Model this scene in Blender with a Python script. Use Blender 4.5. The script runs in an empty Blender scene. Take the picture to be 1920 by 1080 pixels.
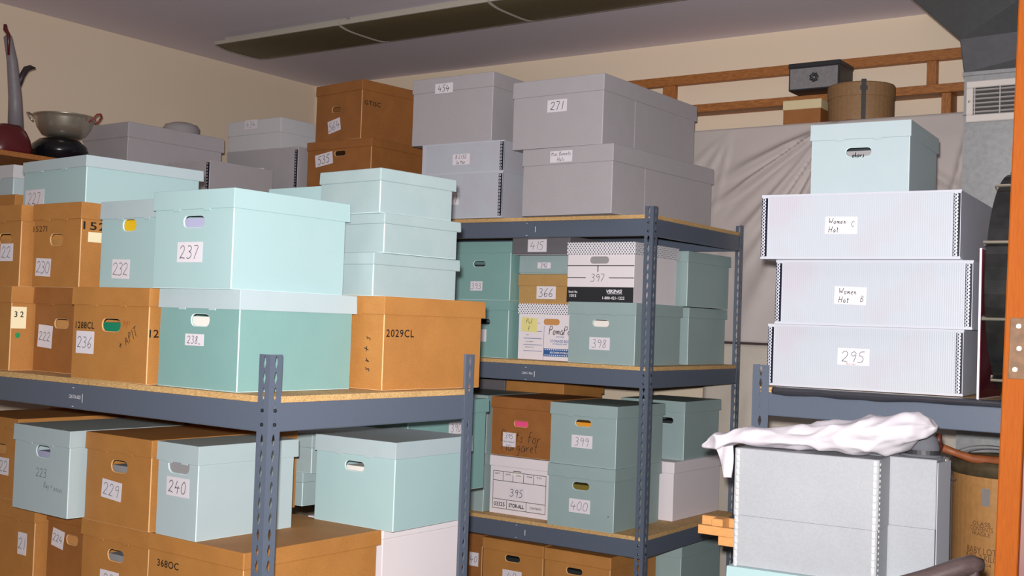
import bpy, bmesh, math, random
from mathutils import Vector, Matrix, noise
random.seed(7)
C = bpy.context.scene.collection
R = math.radians

# ------------------------------------------------------------------ materials
MATS = {}
def lin(c):
    return tuple(((v/255.0)/12.92 if v/255.0 <= .04045 else ((v/255.0+.055)/1.055)**2.4) for v in c) + (1.0,)

def mat(name, col, rough=.6, metal=0.0, spec=.5, speck=0.0, scale=200.0, bump=0.0, bscale=None, patch=0.0,
        stretch=None, coat=0.0, trans=0.0, dark=None, lo=.35, hi=.65):
    """col is sRGB 0-255; speck = contrast of a fine mottling, patch = contrast of a broad mottling."""
    m = bpy.data.materials.new(name); m.use_nodes = True
    nt = m.node_tree; N = nt.nodes; L = nt.links
    b = N['Principled BSDF']
    c = lin(col)
    b.inputs['Base Color'].default_value = c
    b.inputs['Roughness'].default_value = rough
    b.inputs['Metallic'].default_value = metal
    b.inputs['Specular IOR Level'].default_value = spec
    b.inputs['Coat Weight'].default_value = coat
    b.inputs['Transmission Weight'].default_value = trans
    tc = N.new('ShaderNodeTexCoord')
    src = tc.outputs['Object']
    if stretch:
        mp = N.new('ShaderNodeMapping'); mp.inputs['Scale'].default_value = stretch
        L.new(src, mp.inputs['Vector']); src = mp.outputs['Vector']
    if speck or patch:
        out = None
        d = lin(dark) if dark else tuple(v*.55 for v in c[:3])+(1,)
        for amt, sc, det in ((speck, scale, 3), (patch, scale*.04, 3)):
            if not amt: continue
            t = N.new('ShaderNodeTexNoise'); t.inputs['Scale'].default_value = sc; t.inputs['Detail'].default_value = det
            L.new(src, t.inputs['Vector'])
            r = N.new('ShaderNodeMapRange'); r.inputs[1].default_value = lo; r.inputs[2].default_value = hi
            r.inputs[3].default_value = 0; r.inputs[4].default_value = amt
            L.new(t.outputs['Fac'], r.inputs[0])
            mx = N.new('ShaderNodeMixRGB')
            L.new(r.outputs[0], mx.inputs[0])
            if out: L.new(out, mx.inputs[1])
            else: mx.inputs[1].default_value = c
            mx.inputs[2].default_value = d
            out = mx.outputs[0]
        L.new(out, b.inputs['Base Color'])
    if bump:
        t = N.new('ShaderNodeTexNoise'); t.inputs['Scale'].default_value = bscale or scale; t.inputs['Detail'].default_value = 4
        L.new(src, t.inputs['Vector'])
        bp = N.new('ShaderNodeBump'); bp.inputs['Strength'].default_value = bump; bp.inputs['Distance'].default_value = .002
        L.new(t.outputs['Fac'], bp.inputs['Height']); L.new(bp.outputs[0], b.inputs['Normal'])
    MATS[name] = m
    return m

mat('brown_board', (184,126,64), .62, speck=.25, scale=260, patch=.22, bump=.08, bscale=150, dark=(140,88,38))
mat('dark_brown_board', (160,102,50), .62, speck=.3, scale=260, patch=.25, bump=.08, bscale=150, dark=(110,64,28))
mat('tan_board', (184,144,88), .62, speck=.25, scale=260, patch=.2, bump=.06, dark=(146,104,56))
mat('aqua_board', (168,194,195), .5, speck=.12, scale=300, patch=.12, bump=.05, dark=(152,184,187))
mat('green_board', (128,165,161), .5, speck=.15, scale=300, patch=.15, bump=.05, dark=(108,148,144))
mat('blue_board', (178,192,196), .5, speck=.12, scale=300, patch=.12, bump=.05, dark=(158,176,182))
mat('grey_aqua_board', (150,169,168), .5, speck=.12, scale=300, patch=.12, bump=.05, dark=(130,152,152))
mat('pale_aqua_board', (164,179,180), .55, speck=.12, scale=300, patch=.3, bump=.06, dark=(142,164,167))
mat('grey_board', (174,168,171), .6, speck=.25, scale=320, patch=.1, bump=.04, dark=(148,142,146))
mat('dark_grey_board', (104,100,104), .6, speck=.25, scale=320, bump=.04, dark=(92,90,94))
mat('light_grey_board', (202,200,203), .55, speck=.15, scale=320, bump=.04, dark=(170,168,174))
mat('felt_grey_board', (166,167,171), .6, speck=.22, scale=160, patch=.15, bump=.05, dark=(138,139,146))
mat('white_board', (228,218,222), .55, speck=.1, scale=260, bump=.04, dark=(212,202,206))
for nm_, c_ in (('edge_brown',(222,174,122)),('edge_aqua',(206,226,228)),('edge_grey',(190,184,190)),('edge_mid',(190,208,206))): mat(nm_, c_, .5, speck=.2, scale=120)  # colours for the bevelled carton edges, mostly paler than the board
mat('label_paper', (222,214,220), .55, speck=.06, scale=120, dark=(204,196,202))
mat('tag_paper', (240,226,188), .6, speck=.06, scale=120, dark=(215,200,160))
mat('yellow_note', (226,214,140), .6, speck=.06, scale=120, dark=(205,190,120))
mat('pencil_ink', (92,90,100), .6)
mat('marker_ink', (38,34,34), .6)
mat('stamp_ink', (24,20,18), .6)
mat('faded_ink', (92,58,30), .7)
mat('red_ink', (150,50,30), .6)
mat('form_ink', (34,34,38), .6)
mat('blue_ink', (52,92,150), .6)
mat('white_ink', (236,232,236), .6)
mat('green_dot', (30,140,80), .5)
mat('steel_paint', (88,96,111), .36, spec=.55, speck=.12, scale=140, dark=(72,82,96), bump=.03, bscale=120)
mat('rivet', (70,72,78), .3, metal=.8)
mat('particle_board', (222,184,126), .75, speck=.7, scale=210, patch=.2, dark=(150,104,56), stretch=(.35,1.2,2.5), bump=.2)
mat('wall_paint', (232,212,188), .8, speck=.05, scale=60, bump=.06, bscale=220, dark=(222,202,178))
mat('ceiling_paint', (226,216,226), .85, speck=.06, scale=50, bump=.06, bscale=180, dark=(214,206,214))
mat('concrete', (120,116,110), .85, speck=.3, scale=30, patch=.3, dark=(90,86,80))
mat('lens', (104,94,68), .45, speck=.3, scale=60, dark=(82,74,52))
mat('fixture_rim', (176,168,156), .5)
mat('wood', (176,112,56), .55, speck=.6, scale=30, stretch=(1.2,6,6), dark=(120,68,30), bump=.05)
mat('wood_upright', (178,112,56), .55, speck=.6, scale=30, stretch=(6,6,1.0), dark=(116,66,30), bump=.05)
mat('pale_wood', (222,160,98), .5, speck=.4, scale=30, stretch=(1.2,8,8), dark=(190,124,68))
mat('door_wood', (126,62,14), .7, spec=.08, speck=.45, scale=60, stretch=(8,8,.5), dark=(108,50,10))
mat('red_wood', (92,44,34), .5, speck=.3, scale=30, dark=(70,32,26))
mat('hinge_brass', (94,66,42), .6, spec=.2, speck=.6, scale=60, dark=(66,44,26), bump=.3, bscale=80)
mat('screw', (150,134,104), .4, metal=.5)
mat('zinc', (172,172,172), .34, metal=.55, speck=.5, scale=46, patch=.4, dark=(142,144,146), bump=.05, bscale=30)
mat('dark_zinc', (112,113,115), .3, metal=.6, speck=.4, scale=40, patch=.4, dark=(98,100,102), bump=.08, bscale=20)
mat('register_paint', (206,196,190), .5)
mat('register_slat', (176,168,166), .45)
mat('black_void', (64,61,61), .8)
mat('grey_tarp', (186,174,170), .6, speck=.06, scale=60, patch=.15, dark=(168,156,152), bump=.06, bscale=14)
mat('pale_cloth', (196,184,172), .75, speck=.1, scale=60, dark=(176,162,148), bump=.1, bscale=30)
mat('white_cloth', (206,199,205), .7, speck=.08, scale=30, dark=(190,182,190), bump=.15, bscale=40)
mat('red_cloth', (150,20,34), .6)
mat('clear_wrap', (96,96,106), .06, trans=.7, spec=.9)
mat('aluminium', (196,188,172), .32, metal=.75, speck=.25, scale=30, dark=(150,142,128))
mat('red_wire', (150,60,50), .4)
mat('black_enamel', (18,18,22), .22)
mat('tool_grey', (128,120,124), .5, speck=.2, scale=60, dark=(104,96,100))
mat('tool_red', (92,26,30), .35, speck=.2, scale=40, dark=(62,16,20))
mat('tool_dark', (52,40,46), .45)
mat('drum_black', (20,20,20), .25, speck=.4, scale=30, dark=(44,44,42))
mat('drum_brown', (150,112,72), .4)
mat('drum_silver', (170,186,176), .25, metal=.3)
mat('chrome', (210,200,180), .2, metal=.9)
mat('frame_red', (86,24,34), .12, speck=.3, scale=10, dark=(60,18,26))
mat('frame_white', (236,230,240), .4)
mat('fibre_brown', (176,128,76), .55, speck=.3, scale=60, patch=.4, dark=(140,94,50), bump=.05)
mat('rim_steel', (120,104,80), .35, metal=.6, speck=.5, scale=40, dark=(84,70,52))
mat('drum_lid', (92,90,86), .6, speck=.3, scale=40, dark=(70,68,64))
mat('handle_wood', (150,84,48), .5, speck=.4, scale=30, dark=(104,54,30))
mat('dark_wood', (70,56,54), .42, speck=.4, scale=40, dark=(46,36,36), stretch=(1,5,5))
mat('hatbox_tan', (146,110,74), .65, speck=.3, scale=90, dark=(112,80,50))
mat('strap_dark', (34,28,28), .5)
mat('cream_board', (214,196,156), .6, speck=.1, scale=100, dark=(196,176,136))
mat('black_case', (46,44,48), .5, speck=.2, scale=80, dark=(30,28,32))
mat('silver_front', (150,146,148), .4, metal=.3, speck=.35, scale=50, dark=(112,108,112))
mat('felt_dark', (96,96,102), .8, speck=.2, scale=80, dark=(76,76,82))
mat('stud_black', (22,22,36), .3)
mat('stud_ring', (206,208,222), .25, metal=.3)
mat('stud_white', (226,224,226), .3, metal=.3)
mat('plastic_edge', (188,189,198), .35)
for nm, cl in (('content_yellow',(232,186,20)),('content_green',(24,130,96)),('content_pink',(236,80,130)),('content_orange',(226,150,40)),
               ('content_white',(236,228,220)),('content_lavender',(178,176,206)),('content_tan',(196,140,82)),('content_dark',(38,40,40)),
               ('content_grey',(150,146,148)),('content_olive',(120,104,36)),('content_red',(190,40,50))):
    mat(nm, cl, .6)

def fluted():
    """corrugated polypropylene: fine vertical flutes and a faint pink cast from what is inside"""
    m = mat('fluted_plastic', (206,209,226), .34, spec=.35)
    nt = m.node_tree; N = nt.nodes; L = nt.links; b = N['Principled BSDF']
    tc = N.new('ShaderNodeTexCoord'); sep = N.new('ShaderNodeSeparateXYZ'); L.new(tc.outputs['Object'], sep.inputs[0])
    add = N.new('ShaderNodeMath'); add.operation = 'ADD'; L.new(sep.outputs[0], add.inputs[0]); L.new(sep.outputs[1], add.inputs[1])
    mul = N.new('ShaderNodeMath'); mul.operation = 'MULTIPLY'; mul.inputs[1].default_value = 2*math.pi/.0062; L.new(add.outputs[0], mul.inputs[0])
    sn = N.new('ShaderNodeMath'); sn.operation = 'SINE'; L.new(mul.outputs[0], sn.inputs[0])
    r = N.new('ShaderNodeMapRange'); r.inputs[1].default_value = -1; r.inputs[2].default_value = 1; r.inputs[4].default_value = .2; L.new(sn.outputs[0], r.inputs[0])
    nz = N.new('ShaderNodeTexNoise'); nz.inputs['Scale'].default_value = 6; nz.inputs['Detail'].default_value = 2; L.new(tc.outputs['Object'], nz.inputs['Vector'])
    mr = N.new('ShaderNodeMapRange'); mr.inputs[1].default_value = .5; mr.inputs[2].default_value = .7; mr.inputs[4].default_value = .6; L.new(nz.outputs['Fac'], mr.inputs[0])
    m1 = N.new('ShaderNodeMixRGB'); m1.inputs[1].default_value = lin((182,186,194)); m1.inputs[2].default_value = lin((184,175,184)); L.new(mr.outputs[0], m1.inputs[0])
    m2 = N.new('ShaderNodeMixRGB'); m2.inputs[2].default_value = lin((168,173,184)); L.new(r.outputs[0], m2.inputs[0]); L.new(m1.outputs[0], m2.inputs[1])
    L.new(m2.outputs[0], b.inputs['Base Color'])
    bp = N.new('ShaderNodeBump'); bp.inputs['Strength'].default_value = .1; bp.inputs['Distance'].default_value = .001
    L.new(sn.outputs[0], bp.inputs['Height']); L.new(bp.outputs[0], b.inputs['Normal'])
fluted()

def dotted():
    m = mat('dotted_board', (232,226,228), .55)
    nt = m.node_tree; N = nt.nodes; L = nt.links; b = N['Principled BSDF']
    tc = N.new('ShaderNodeTexCoord'); sep = N.new('ShaderNodeSeparateXYZ'); L.new(tc.outputs['Object'], sep.inputs[0])
    add = N.new('ShaderNodeMath'); add.operation = 'ADD'; L.new(sep.outputs[0], add.inputs[0]); L.new(sep.outputs[1], add.inputs[1])
    cmb = N.new('ShaderNodeCombineXYZ'); L.new(add.outputs[0], cmb.inputs[0]); L.new(sep.outputs[2], cmb.inputs[1])
    ds = []
    for off in (0, .5):
        mp = N.new('ShaderNodeMapping'); mp.inputs['Scale'].default_value = (1/.0132, 1/.0162, 1); mp.inputs['Location'].default_value = (off, off, 0)
        L.new(cmb.outputs[0], mp.inputs['Vector'])
        fr = N.new('ShaderNodeVectorMath'); fr.operation = 'FRACTION'; L.new(mp.outputs[0], fr.inputs[0])
        sb = N.new('ShaderNodeVectorMath'); sb.operation = 'SUBTRACT'; sb.inputs[1].default_value = (.5,.5,0); L.new(fr.outputs[0], sb.inputs[0])
        ln = N.new('ShaderNodeVectorMath'); ln.operation = 'LENGTH'; L.new(sb.outputs[0], ln.inputs[0]); ds.append(ln.outputs['Value'])
    mn = N.new('ShaderNodeMath'); mn.operation = 'MINIMUM'; L.new(ds[0], mn.inputs[0]); L.new(ds[1], mn.inputs[1])
    lt = N.new('ShaderNodeMath'); lt.operation = 'LESS_THAN'; lt.inputs[1].default_value = .2; L.new(mn.outputs[0], lt.inputs[0])
    mx = N.new('ShaderNodeMixRGB'); mx.inputs[1].default_value = lin((234,228,232)); mx.inputs[2].default_value = lin((62,70,92)); L.new(lt.outputs[0], mx.inputs[0])
    L.new(mx.outputs[0], b.inputs['Base Color'])
dotted()

# ------------------------------------------------------------------ helpers
def obj(name, bm, m, parent=None, smooth=False, bevel=0.0, seg=1):
    me = bpy.data.meshes.new(name)
    bmesh.ops.recalc_face_normals(bm, faces=bm.faces)
    if smooth:
        for f in bm.faces: f.smooth = True
    bm.to_mesh(me); bm.free()
    for k in (m if isinstance(m, (list, tuple)) else [m]): me.materials.append(MATS[k])
    o = bpy.data.objects.new(name, me); C.objects.link(o)
    if parent: o.parent = parent
    if bevel:
        md = o.modifiers.new('edge', 'BEVEL'); md.width = bevel; md.segments = seg; md.limit_method = 'ANGLE'; md.angle_limit = R(40)
    return o

def empty(name, loc, yaw=0):
    o = bpy.data.objects.new(name, None); C.objects.link(o)
    o.location = loc; o.rotation_euler = (0,0,R(yaw)); o.empty_display_size = .05
    return o

def tag(o, label, cat, group=None, kind=None):
    o['label'] = label; o['category'] = cat
    if group: o['group'] = group
    if kind: o['kind'] = kind
    return o

def struct(o, label=None):
    o['kind'] = 'structure'
    if label: o['label'] = label
    return o

def add_box(bm, x0,x1,y0,y1,z0,z1, mi=0, M=None):
    v = [bm.verts.new(p) for p in ((x0,y0,z0),(x1,y0,z0),(x1,y1,z0),(x0,y1,z0),(x0,y0,z1),(x1,y0,z1),(x1,y1,z1),(x0,y1,z1))]
    if M is not None:
        for q in v: q.co = M @ q.co
    for f in ((0,3,2,1),(4,5,6,7),(0,1,5,4),(1,2,6,5),(2,3,7,6),(3,0,4,7)):
        bm.faces.new([v[i] for i in f]).material_index = mi

def box_obj(name, x0,x1,y0,y1,z0,z1, m, parent=None, bevel=0.0):
    bm = bmesh.new(); add_box(bm,x0,x1,y0,y1,z0,z1); return obj(name,bm,m,parent,bevel=bevel)

def add_lathe(bm, prof, n=32, cx=0, cy=0, mi=0):
    rings = []
    for r, z in prof:
        if r < 1e-6: rings.append([bm.verts.new((cx,cy,z))])
        else: rings.append([bm.verts.new((cx+r*math.cos(2*math.pi*i/n), cy+r*math.sin(2*math.pi*i/n), z)) for i in range(n)])
    for a, b in zip(rings, rings[1:]):
        for i in range(n):
            j = (i+1) % n
            if len(a) == 1 and len(b) == 1: continue
            if len(a) == 1: f = bm.faces.new((a[0], b[i], b[j]))
            elif len(b) == 1: f = bm.faces.new((a[i], a[j], b[0]))
            else: f = bm.faces.new((a[i], a[j], b[j], b[i]))
            f.material_index = mi

def add_tube(bm, pts, rad, n=10, mi=0, cap=True):
    pts = [Vector(p) for p in pts]; rs = rad if isinstance(rad, (list,tuple)) else [rad]*len(pts)
    rings = []; up = Vector((0,0,1))
    for i, p in enumerate(pts):
        t = (pts[min(i+1,len(pts)-1)] - pts[max(i-1,0)]).normalized()
        if abs(t.dot(up)) > .95: up = Vector((1,0,0))
        a = t.cross(up).normalized(); b = a.cross(t).normalized(); up = b
        rings.append([bm.verts.new(p + a*rs[i]*math.cos(2*math.pi*k/n) + b*rs[i]*math.sin(2*math.pi*k/n)) for k in range(n)])
    for a, b in zip(rings, rings[1:]):
        for k in range(n):
            bm.faces.new((a[k], a[(k+1)%n], b[(k+1)%n], b[k])).material_index = mi
    if cap:
        bm.faces.new(rings[0]).material_index = mi; bm.faces.new(rings[-1][::-1]).material_index = mi

def stadium(cx, cz, hw, hh, n=6):
    """loop of a rounded hand hole"""
    r = hh; out = []
    for s, a0 in ((1,-90),(-1,90)):
        for i in range(n+1):
            a = R(a0 + 180*i/n)
            out.append((cx + s*(hw-r) + r*math.cos(a), cz + r*math.sin(a)))
    return out

# ------------------------------------------------------------------ lettering
GL = {
'0':[[(.3,1),(.08,.8),(0,.45),(.1,.1),(.3,0),(.5,.15),(.56,.5),(.5,.85),(.3,1)]],
'1':[[(.25,1),(.2,0)]],
'2':[[(0,.78),(.1,.95),(.32,1),(.5,.8),(.42,.55),(.15,.2),(0,.02),(.18,.1),(.58,.03)]],
'3':[[(.03,.92),(.3,1),(.5,.82),(.36,.58),(.18,.53),(.4,.48),(.55,.27),(.4,.04),(.15,0),(0,.1)]],
'4':[[(.22,.98),(0,.40)],[(0,.40),(.6,.42)],[(.44,.64),(.38,0)]],
'5':[[(.52,1),(.14,.98),(.06,.58),(.3,.62),(.5,.4),(.42,.1),(.18,0),(0,.08)]],
'6':[[(.44,1),(.15,.65),(0,.3),(.1,.04),(.32,0),(.5,.17),(.42,.4),(.2,.4),(.04,.25)]],
'7':[[(0,.95),(.52,1),(.32,.5),(.18,0)]],
'8':[[(.48,.85),(.28,1),(.08,.82),(.25,.55),(.5,.28),(.35,.02),(.1,.05),(.04,.25),(.25,.5),(.48,.85)]],
'9':[[(.48,.75),(.3,.98),(.08,.88),(.05,.64),(.25,.55),(.48,.78),(.46,.45),(.34,0)]],
'A':[[(0,0),(.25,1),(.5,0)],[(.08,.4),(.45,.4)]],
'B':[[(.05,0),(.05,1),(.35,.95),(.42,.75),(.08,.53),(.45,.4),(.45,.1),(.05,0)]],
'C':[[(.5,.82),(.3,1),(.08,.8),(.02,.4),(.15,.05),(.35,0),(.52,.15)]],
'H':[[(.05,1),(0,0)],[(.55,1),(.45,0)],[(0,.5),(.5,.55)]],
'I':[[(.1,1),(.1,0)]],
'M':[[(0,0),(.08,1),(.28,.35),(.5,1),(.56,0)]],
'P':[[(.05,0),(.05,1),(.4,.95),(.45,.65),(.08,.5)]],
'T':[[(0,.95),(.55,1)],[(.3,.97),(.25,0)]],
'W':[[(0,1),(.1,0),(.28,.7),(.42,0),(.62,1)]],
'a':[[(.35,.5),(.12,.5),(0,.2),(.12,0),(.32,.12),(.37,.5),(.36,0)]],
'b':[[(.03,1),(.03,.02),(.28,.05),(.34,.32),(.05,.45)]],
'e':[[(.02,.26),(.32,.32),(.22,.52),(.04,.36),(.06,.06),(.34,.05)]],
'f':[[(.34,.95),(.18,1),(.14,.6),(.12,0)],[(0,.5),(.32,.52)]],
'g':[[(.34,.5),(.1,.5),(.02,.22),(.18,.08),(.34,.5),(.32,-.3),(.08,-.35)]],
'i':[[(.08,.5),(.06,0)]],
'm':[[(0,.5),(.02,0),(.02,.3),(.14,.5),(.2,.0),(.22,.35),(.34,.5),(.4,0)]],
'n':[[(0,.5),(.02,0),(.04,.35),(.2,.5),(.28,.0)]],
'o':[[(.18,.5),(.02,.35),(.04,.06),(.2,0),(.34,.2),(.3,.45),(.18,.5)]],
'p':[[(.02,.5),(0,-.35)],[(.02,.42),(.24,.5),(.32,.25),(.04,.04)]],
'r':[[(.02,.5),(.04,0),(.06,.32),(.26,.5)]],
's':[[(.28,.48),(.06,.42),(.24,.2),(.2,.02),(0,.05)]],
't':[[(.14,.9),(.12,.05),(.28,.05)],[(0,.58),(.3,.6)]],
'u':[[(0,.5),(.04,.04),(.22,.06),(.3,.5),(.3,0)]],
'y':[[(0,.5),(.12,.12)],[(.3,.5),(.1,-.35)]],
'c':[[(.3,.45),(.12,.5),(0,.22),(.12,0),(.32,.08)]],
'd':[[(.32,.4),(.1,.48),(.02,.15),(.18,0),(.32,.3),(.36,1),(.34,0)]],
'h':[[(.03,1),(.02,0),(.05,.35),(.22,.5),(.28,0)]],
'l':[[(.06,1),(.05,0)]],
'k':[[(.03,1),(.02,0)],[(.3,.5),(.05,.22),(.3,0)]],
'+':[[(.25,.75),(.22,.2)],[(0,.48),(.48,.5)]],
'-':[[(0,.4),(.3,.4)]], "'":[[(.1,1),(.05,.8)]], '_':[[(0,.02),(.4,.0)]],
}
def add_script(bm, text, h, x, z, th, slant=.12, sp=1.0, jit=.03):
    """handwriting: pen strokes as thin ribbons in the XZ plane (facing -Y), left-bottom corner at x,z"""
    cx = x
    for ch in text:
        if ch == ' ': cx += .38*h*sp; continue
        st = GL.get(ch) or GL.get(ch.lower()) or GL['-']
        wid = max(p[0] for s in st for p in s)
        for s in st:
            pts = [Vector((cx + (p[0]+slant*p[1]+random.uniform(-jit,jit))*h, 0, z + (p[1]+random.uniform(-jit,jit))*h)) for p in s]
            if len(pts) > 2:                                   # smooth once
                q = [pts[0]]
                for a, b in zip(pts, pts[1:]): q += [a*.75+b*.25, a*.25+b*.75]
                pts = q + [pts[-1]]
            L_ = []; R_ = []
            for i, p in enumerate(pts):
                t = pts[min(i+1,len(pts)-1)] - pts[max(i-1,0)]
                if t.length < 1e-7: t = Vector((1,0,0))
                t.normalize(); n = Vector((-t.z,0,t.x))*th*.5
                L_.append(bm.verts.new(p+n)); R_.append(bm.verts.new(p-n))
            for i in range(len(pts)-1):
                bm.faces.new((L_[i],L_[i+1],R_[i+1],R_[i]))
        cx += (wid+.2)*h*sp
    return cx - x
def script_width(text, h, sp=1.0):
    w = 0
    for ch in text:
        if ch == ' ': w += .38*h*sp; continue
        st = GL.get(ch) or GL.get(ch.lower()) or GL['-']
        w += (max(p[0] for s in st for p in s)+.2)*h*sp
    return w

def type_bm(text, h, width=None, shear=0.0, space=1.0, bold=.0):
    """printed lettering as flat mesh in the XZ plane, centred on 0,0"""
    cu = bpy.data.curves.new('type', 'FONT'); cu.body = text; cu.size = 1; cu.shear = shear; cu.space_character = space; cu.offset = bold
    cu.resolution_u = 3
    o = bpy.data.objects.new('type', cu); C.objects.link(o)
    dg = bpy.context.evaluated_depsgraph_get(); dg.update()
    me = o.evaluated_get(dg).to_mesh()
    bm = bmesh.new(); bm.from_mesh(me)
    o.evaluated_get(dg).to_mesh_clear(); bpy.data.objects.remove(o); bpy.data.curves.remove(cu)
    if not bm.verts: return bm
    xs = [v.co.x for v in bm.verts]; ys = [v.co.y for v in bm.verts]
    s = h/(max(ys)-min(ys)); sx = width/(max(xs)-min(xs)) if width else s
    cx, cy = (max(xs)+min(xs))/2, (max(ys)+min(ys))/2
    for v in bm.verts: v.co = Vector(((v.co.x-cx)*sx, 0, (v.co.y-cy)*s))
    return bm

# ------------------------------------------------------------------ boxes
class Box: pass
def carton(near, yaw, w, d, h, m, label, z, lid=.05, lidm=None, hole=None, group=None, name='storage_box', cat='box',
           kind='carton', tabs=True, over=.010):
    """near = room x,y of the near lower corner (front right); front faces the aisle (-Y), w along -X, d along +Y"""
    b = Box(); b.w, b.d, b.h, b.lid = w, d, h, lid
    ex = Vector((math.cos(R(yaw)), math.sin(R(yaw)))); ey = Vector((-ex.y, ex.x))
    c = Vector(near) - ex*w/2 + ey*d/2
    b.o = o = tag(empty(name, (c.x, c.y, z), yaw), label, cat, group)
    b.m = m
    bh = h - .004 if lid else h
    x0, x1, y0, y1 = -w/2, w/2, -d/2, d/2
    bm = bmesh.new()
    if hole:
        u, v, hw, hh, content = hole
        V = [bm.verts.new(p) for p in ((x0,y0,0),(x1,y0,0),(x1,y1,0),(x0,y1,0),(x0,y0,bh),(x1,y0,bh),(x1,y1,bh),(x0,y1,bh))]
        for f in ((0,3,2,1),(4,5,6,7),(1,2,6,5),(2,3,7,6),(3,0,4,7)): bm.faces.new([V[i] for i in f])
        cx, cz = x0+u*w, v*h
        lp = [bm.verts.new((px, y0, pz)) for px, pz in stadium(cx, cz, hw, hh)]
        ed = [bm.edges.get((V[a],V[b_])) for a,b_ in ((0,1),(1,5),(5,4),(4,0))]
        ed += [bm.edges.new((lp[i], lp[(i+1)%len(lp)])) for i in range(len(lp))]
        bmesh.ops.triangle_fill(bm, edges=ed, use_beauty=True)
        lq = [bm.verts.new((q.co.x, y0+.004, q.co.z)) for q in lp]
        for i in range(len(lp)):
            j = (i+1) % len(lp); bm.faces.new((lp[i],lp[j],lq[j],lq[i]))
        b.body = obj('body', bm, m, o, bevel=.0022, seg=2)
        if content:
            top, back = (content[1], content[2]) if isinstance(content, tuple) else (.55, .03)
            cm = content[0] if isinstance(content, tuple) else content
            zt = cz - hh + top*2*hh
            bm = bmesh.new(); add_box(bm, cx-hw*1.6, cx+hw*1.6, y0+back, y1-.05, .012, zt)
            obj('contents', bm, 'content_'+cm, o)
    else:
        add_box(bm, x0,x1,y0,y1,0,bh)
        b.body = obj('body', bm, m, o, bevel=.0022, seg=2)
    edge_mat = 'edge_brown' if 'brown' in m or 'tan' in m else 'edge_mid' if 'grey_aqua' in m else 'edge_aqua' if ('aqua' in m or 'blue' in m or 'green' in m) else 'edge_grey' if 'grey' in m and 'felt' not in m else None
    if edge_mat:
        b.body.data.materials.append(MATS[edge_mat]); b.body.modifiers['edge'].material = 1
    if lid:
        bm = bmesh.new(); e = .0035
        add_box(bm, x0-e,x1+e,y0-e,y1+e+over,h-lid,h)
        for v_ in bm.verts:
            if v_.co.z < h-lid/2: v_.co.x *= 1.004; v_.co.y += (-.0012 if v_.co.y < 0 else .002)
        if tabs:
            for u in (.3,.68): add_box(bm, x0+u*w-.014, x0+u*w+.014, y0-e-.0014, y0-e+.0012, h-lid-.004, h-lid+.004)
        b.lid_o = obj('lid', bm, lidm or m, o, bevel=.003, seg=2)
    return b

def face_obj(b, bm, name, m, face, u, v, off, rot, parent):
    """put a flat XZ-plane mesh (facing -Y, centred on its own origin) on a face of box b"""
    ro = Matrix.Rotation(R(-rot), 4, 'Y')
    if face == 'F': M = Matrix.Translation((-b.w/2+u*b.w, -b.d/2-off, v*b.h)) @ ro
    else: M = Matrix.Translation((b.w/2+off, -b.d/2+u*b.d, v*b.h)) @ Matrix.Rotation(R(90),4,'Z') @ ro
    bmesh.ops.transform(bm, matrix=M, verts=bm.verts)
    return obj(name, bm, m, parent)

def sticker(b, text, u, v, lw, lh, face='F', ink='pencil_ink', paper='label_paper', size=.66, th=.0019, rot=0, lid=False, name='paper_label', tx=None):
    off = .0042 if lid else .0006
    bm = bmesh.new(); add_box(bm, -lw/2, lw/2, -.0003, .0003, -lh/2, lh/2)
    lab = face_obj(b, bm, name, paper, face, u, v, off+.0003, rot, b.o)
    lines = text.split('|') if text else []
    if lines:
        hh = lh*size/(len(lines)*.95 if len(lines) > 1 else 1); bm = bmesh.new()
        for i, ln in enumerate(lines):
            tw = script_width(ln, hh); sp = min(1.0, lw*.86/tw); h2 = hh*(sp if sp < .8 else 1)
            sp2 = min(1.0, lw*.9/script_width(ln, h2))
            zc = lh*(.5 - (i+.5)/len(lines)) - h2*.5
            add_script(bm, ln, h2, (-script_width(ln,h2,sp2)/2 if tx is None else tx), zc, th, sp=sp2)
        face_obj(b, bm, 'handwriting', ink, face, u, v, off+.0011, rot, lab)
    return lab

def written(b, text, u, v, h, face='F', ink='marker_ink', th=.002, rot=0, lid=False, name='handwriting', sp=1.0, extra=0):
    bm = bmesh.new(); add_script(bm, text, h, -script_width(text,h,sp)/2, -h/2, th, sp=sp)
    return face_obj(b, bm, name, ink, face, u, v, (.0045 if lid else .0009)+extra, rot, b.o)

def printed(b, text, u, v, h, width=None, face='F', ink='stamp_ink', rot=0, lid=False, shear=0, space=1.0, bold=.012, name='printed_text', extra=0):
    return face_obj(b, type_bm(text, h, width, shear, space, bold), name, ink, face, u, v, (.0045 if lid else .0009)+extra, rot, b.o)

def marks(b, rects, name, ink, face='F', u=0, v=0, extra=0, lid=False):
    """printed rules and blocks: rects in metres from the face's lower left corner"""
    bm = bmesh.new()
    for x0, x1, z0, z1 in rects:
        vs = [bm.verts.new(p) for p in ((x0,0,z0),(x1,0,z0),(x1,0,z1),(x0,0,z1))]; bm.faces.new(vs)
    return face_obj(b, bm, name, ink, face, u, v, (.0045 if lid else .0007)+extra, 0, b.o)

def disc(b, u, v, r, ink, face='R', name='round_sticker'):
    bm = bmesh.new(); vs = [bm.verts.new((r*math.cos(2*math.pi*i/20), 0, r*math.sin(2*math.pi*i/20))) for i in range(20)]; bm.faces.new(vs)
    return face_obj(b, bm, name, ink, face, u, v, .0007, 0, b.o)

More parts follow.
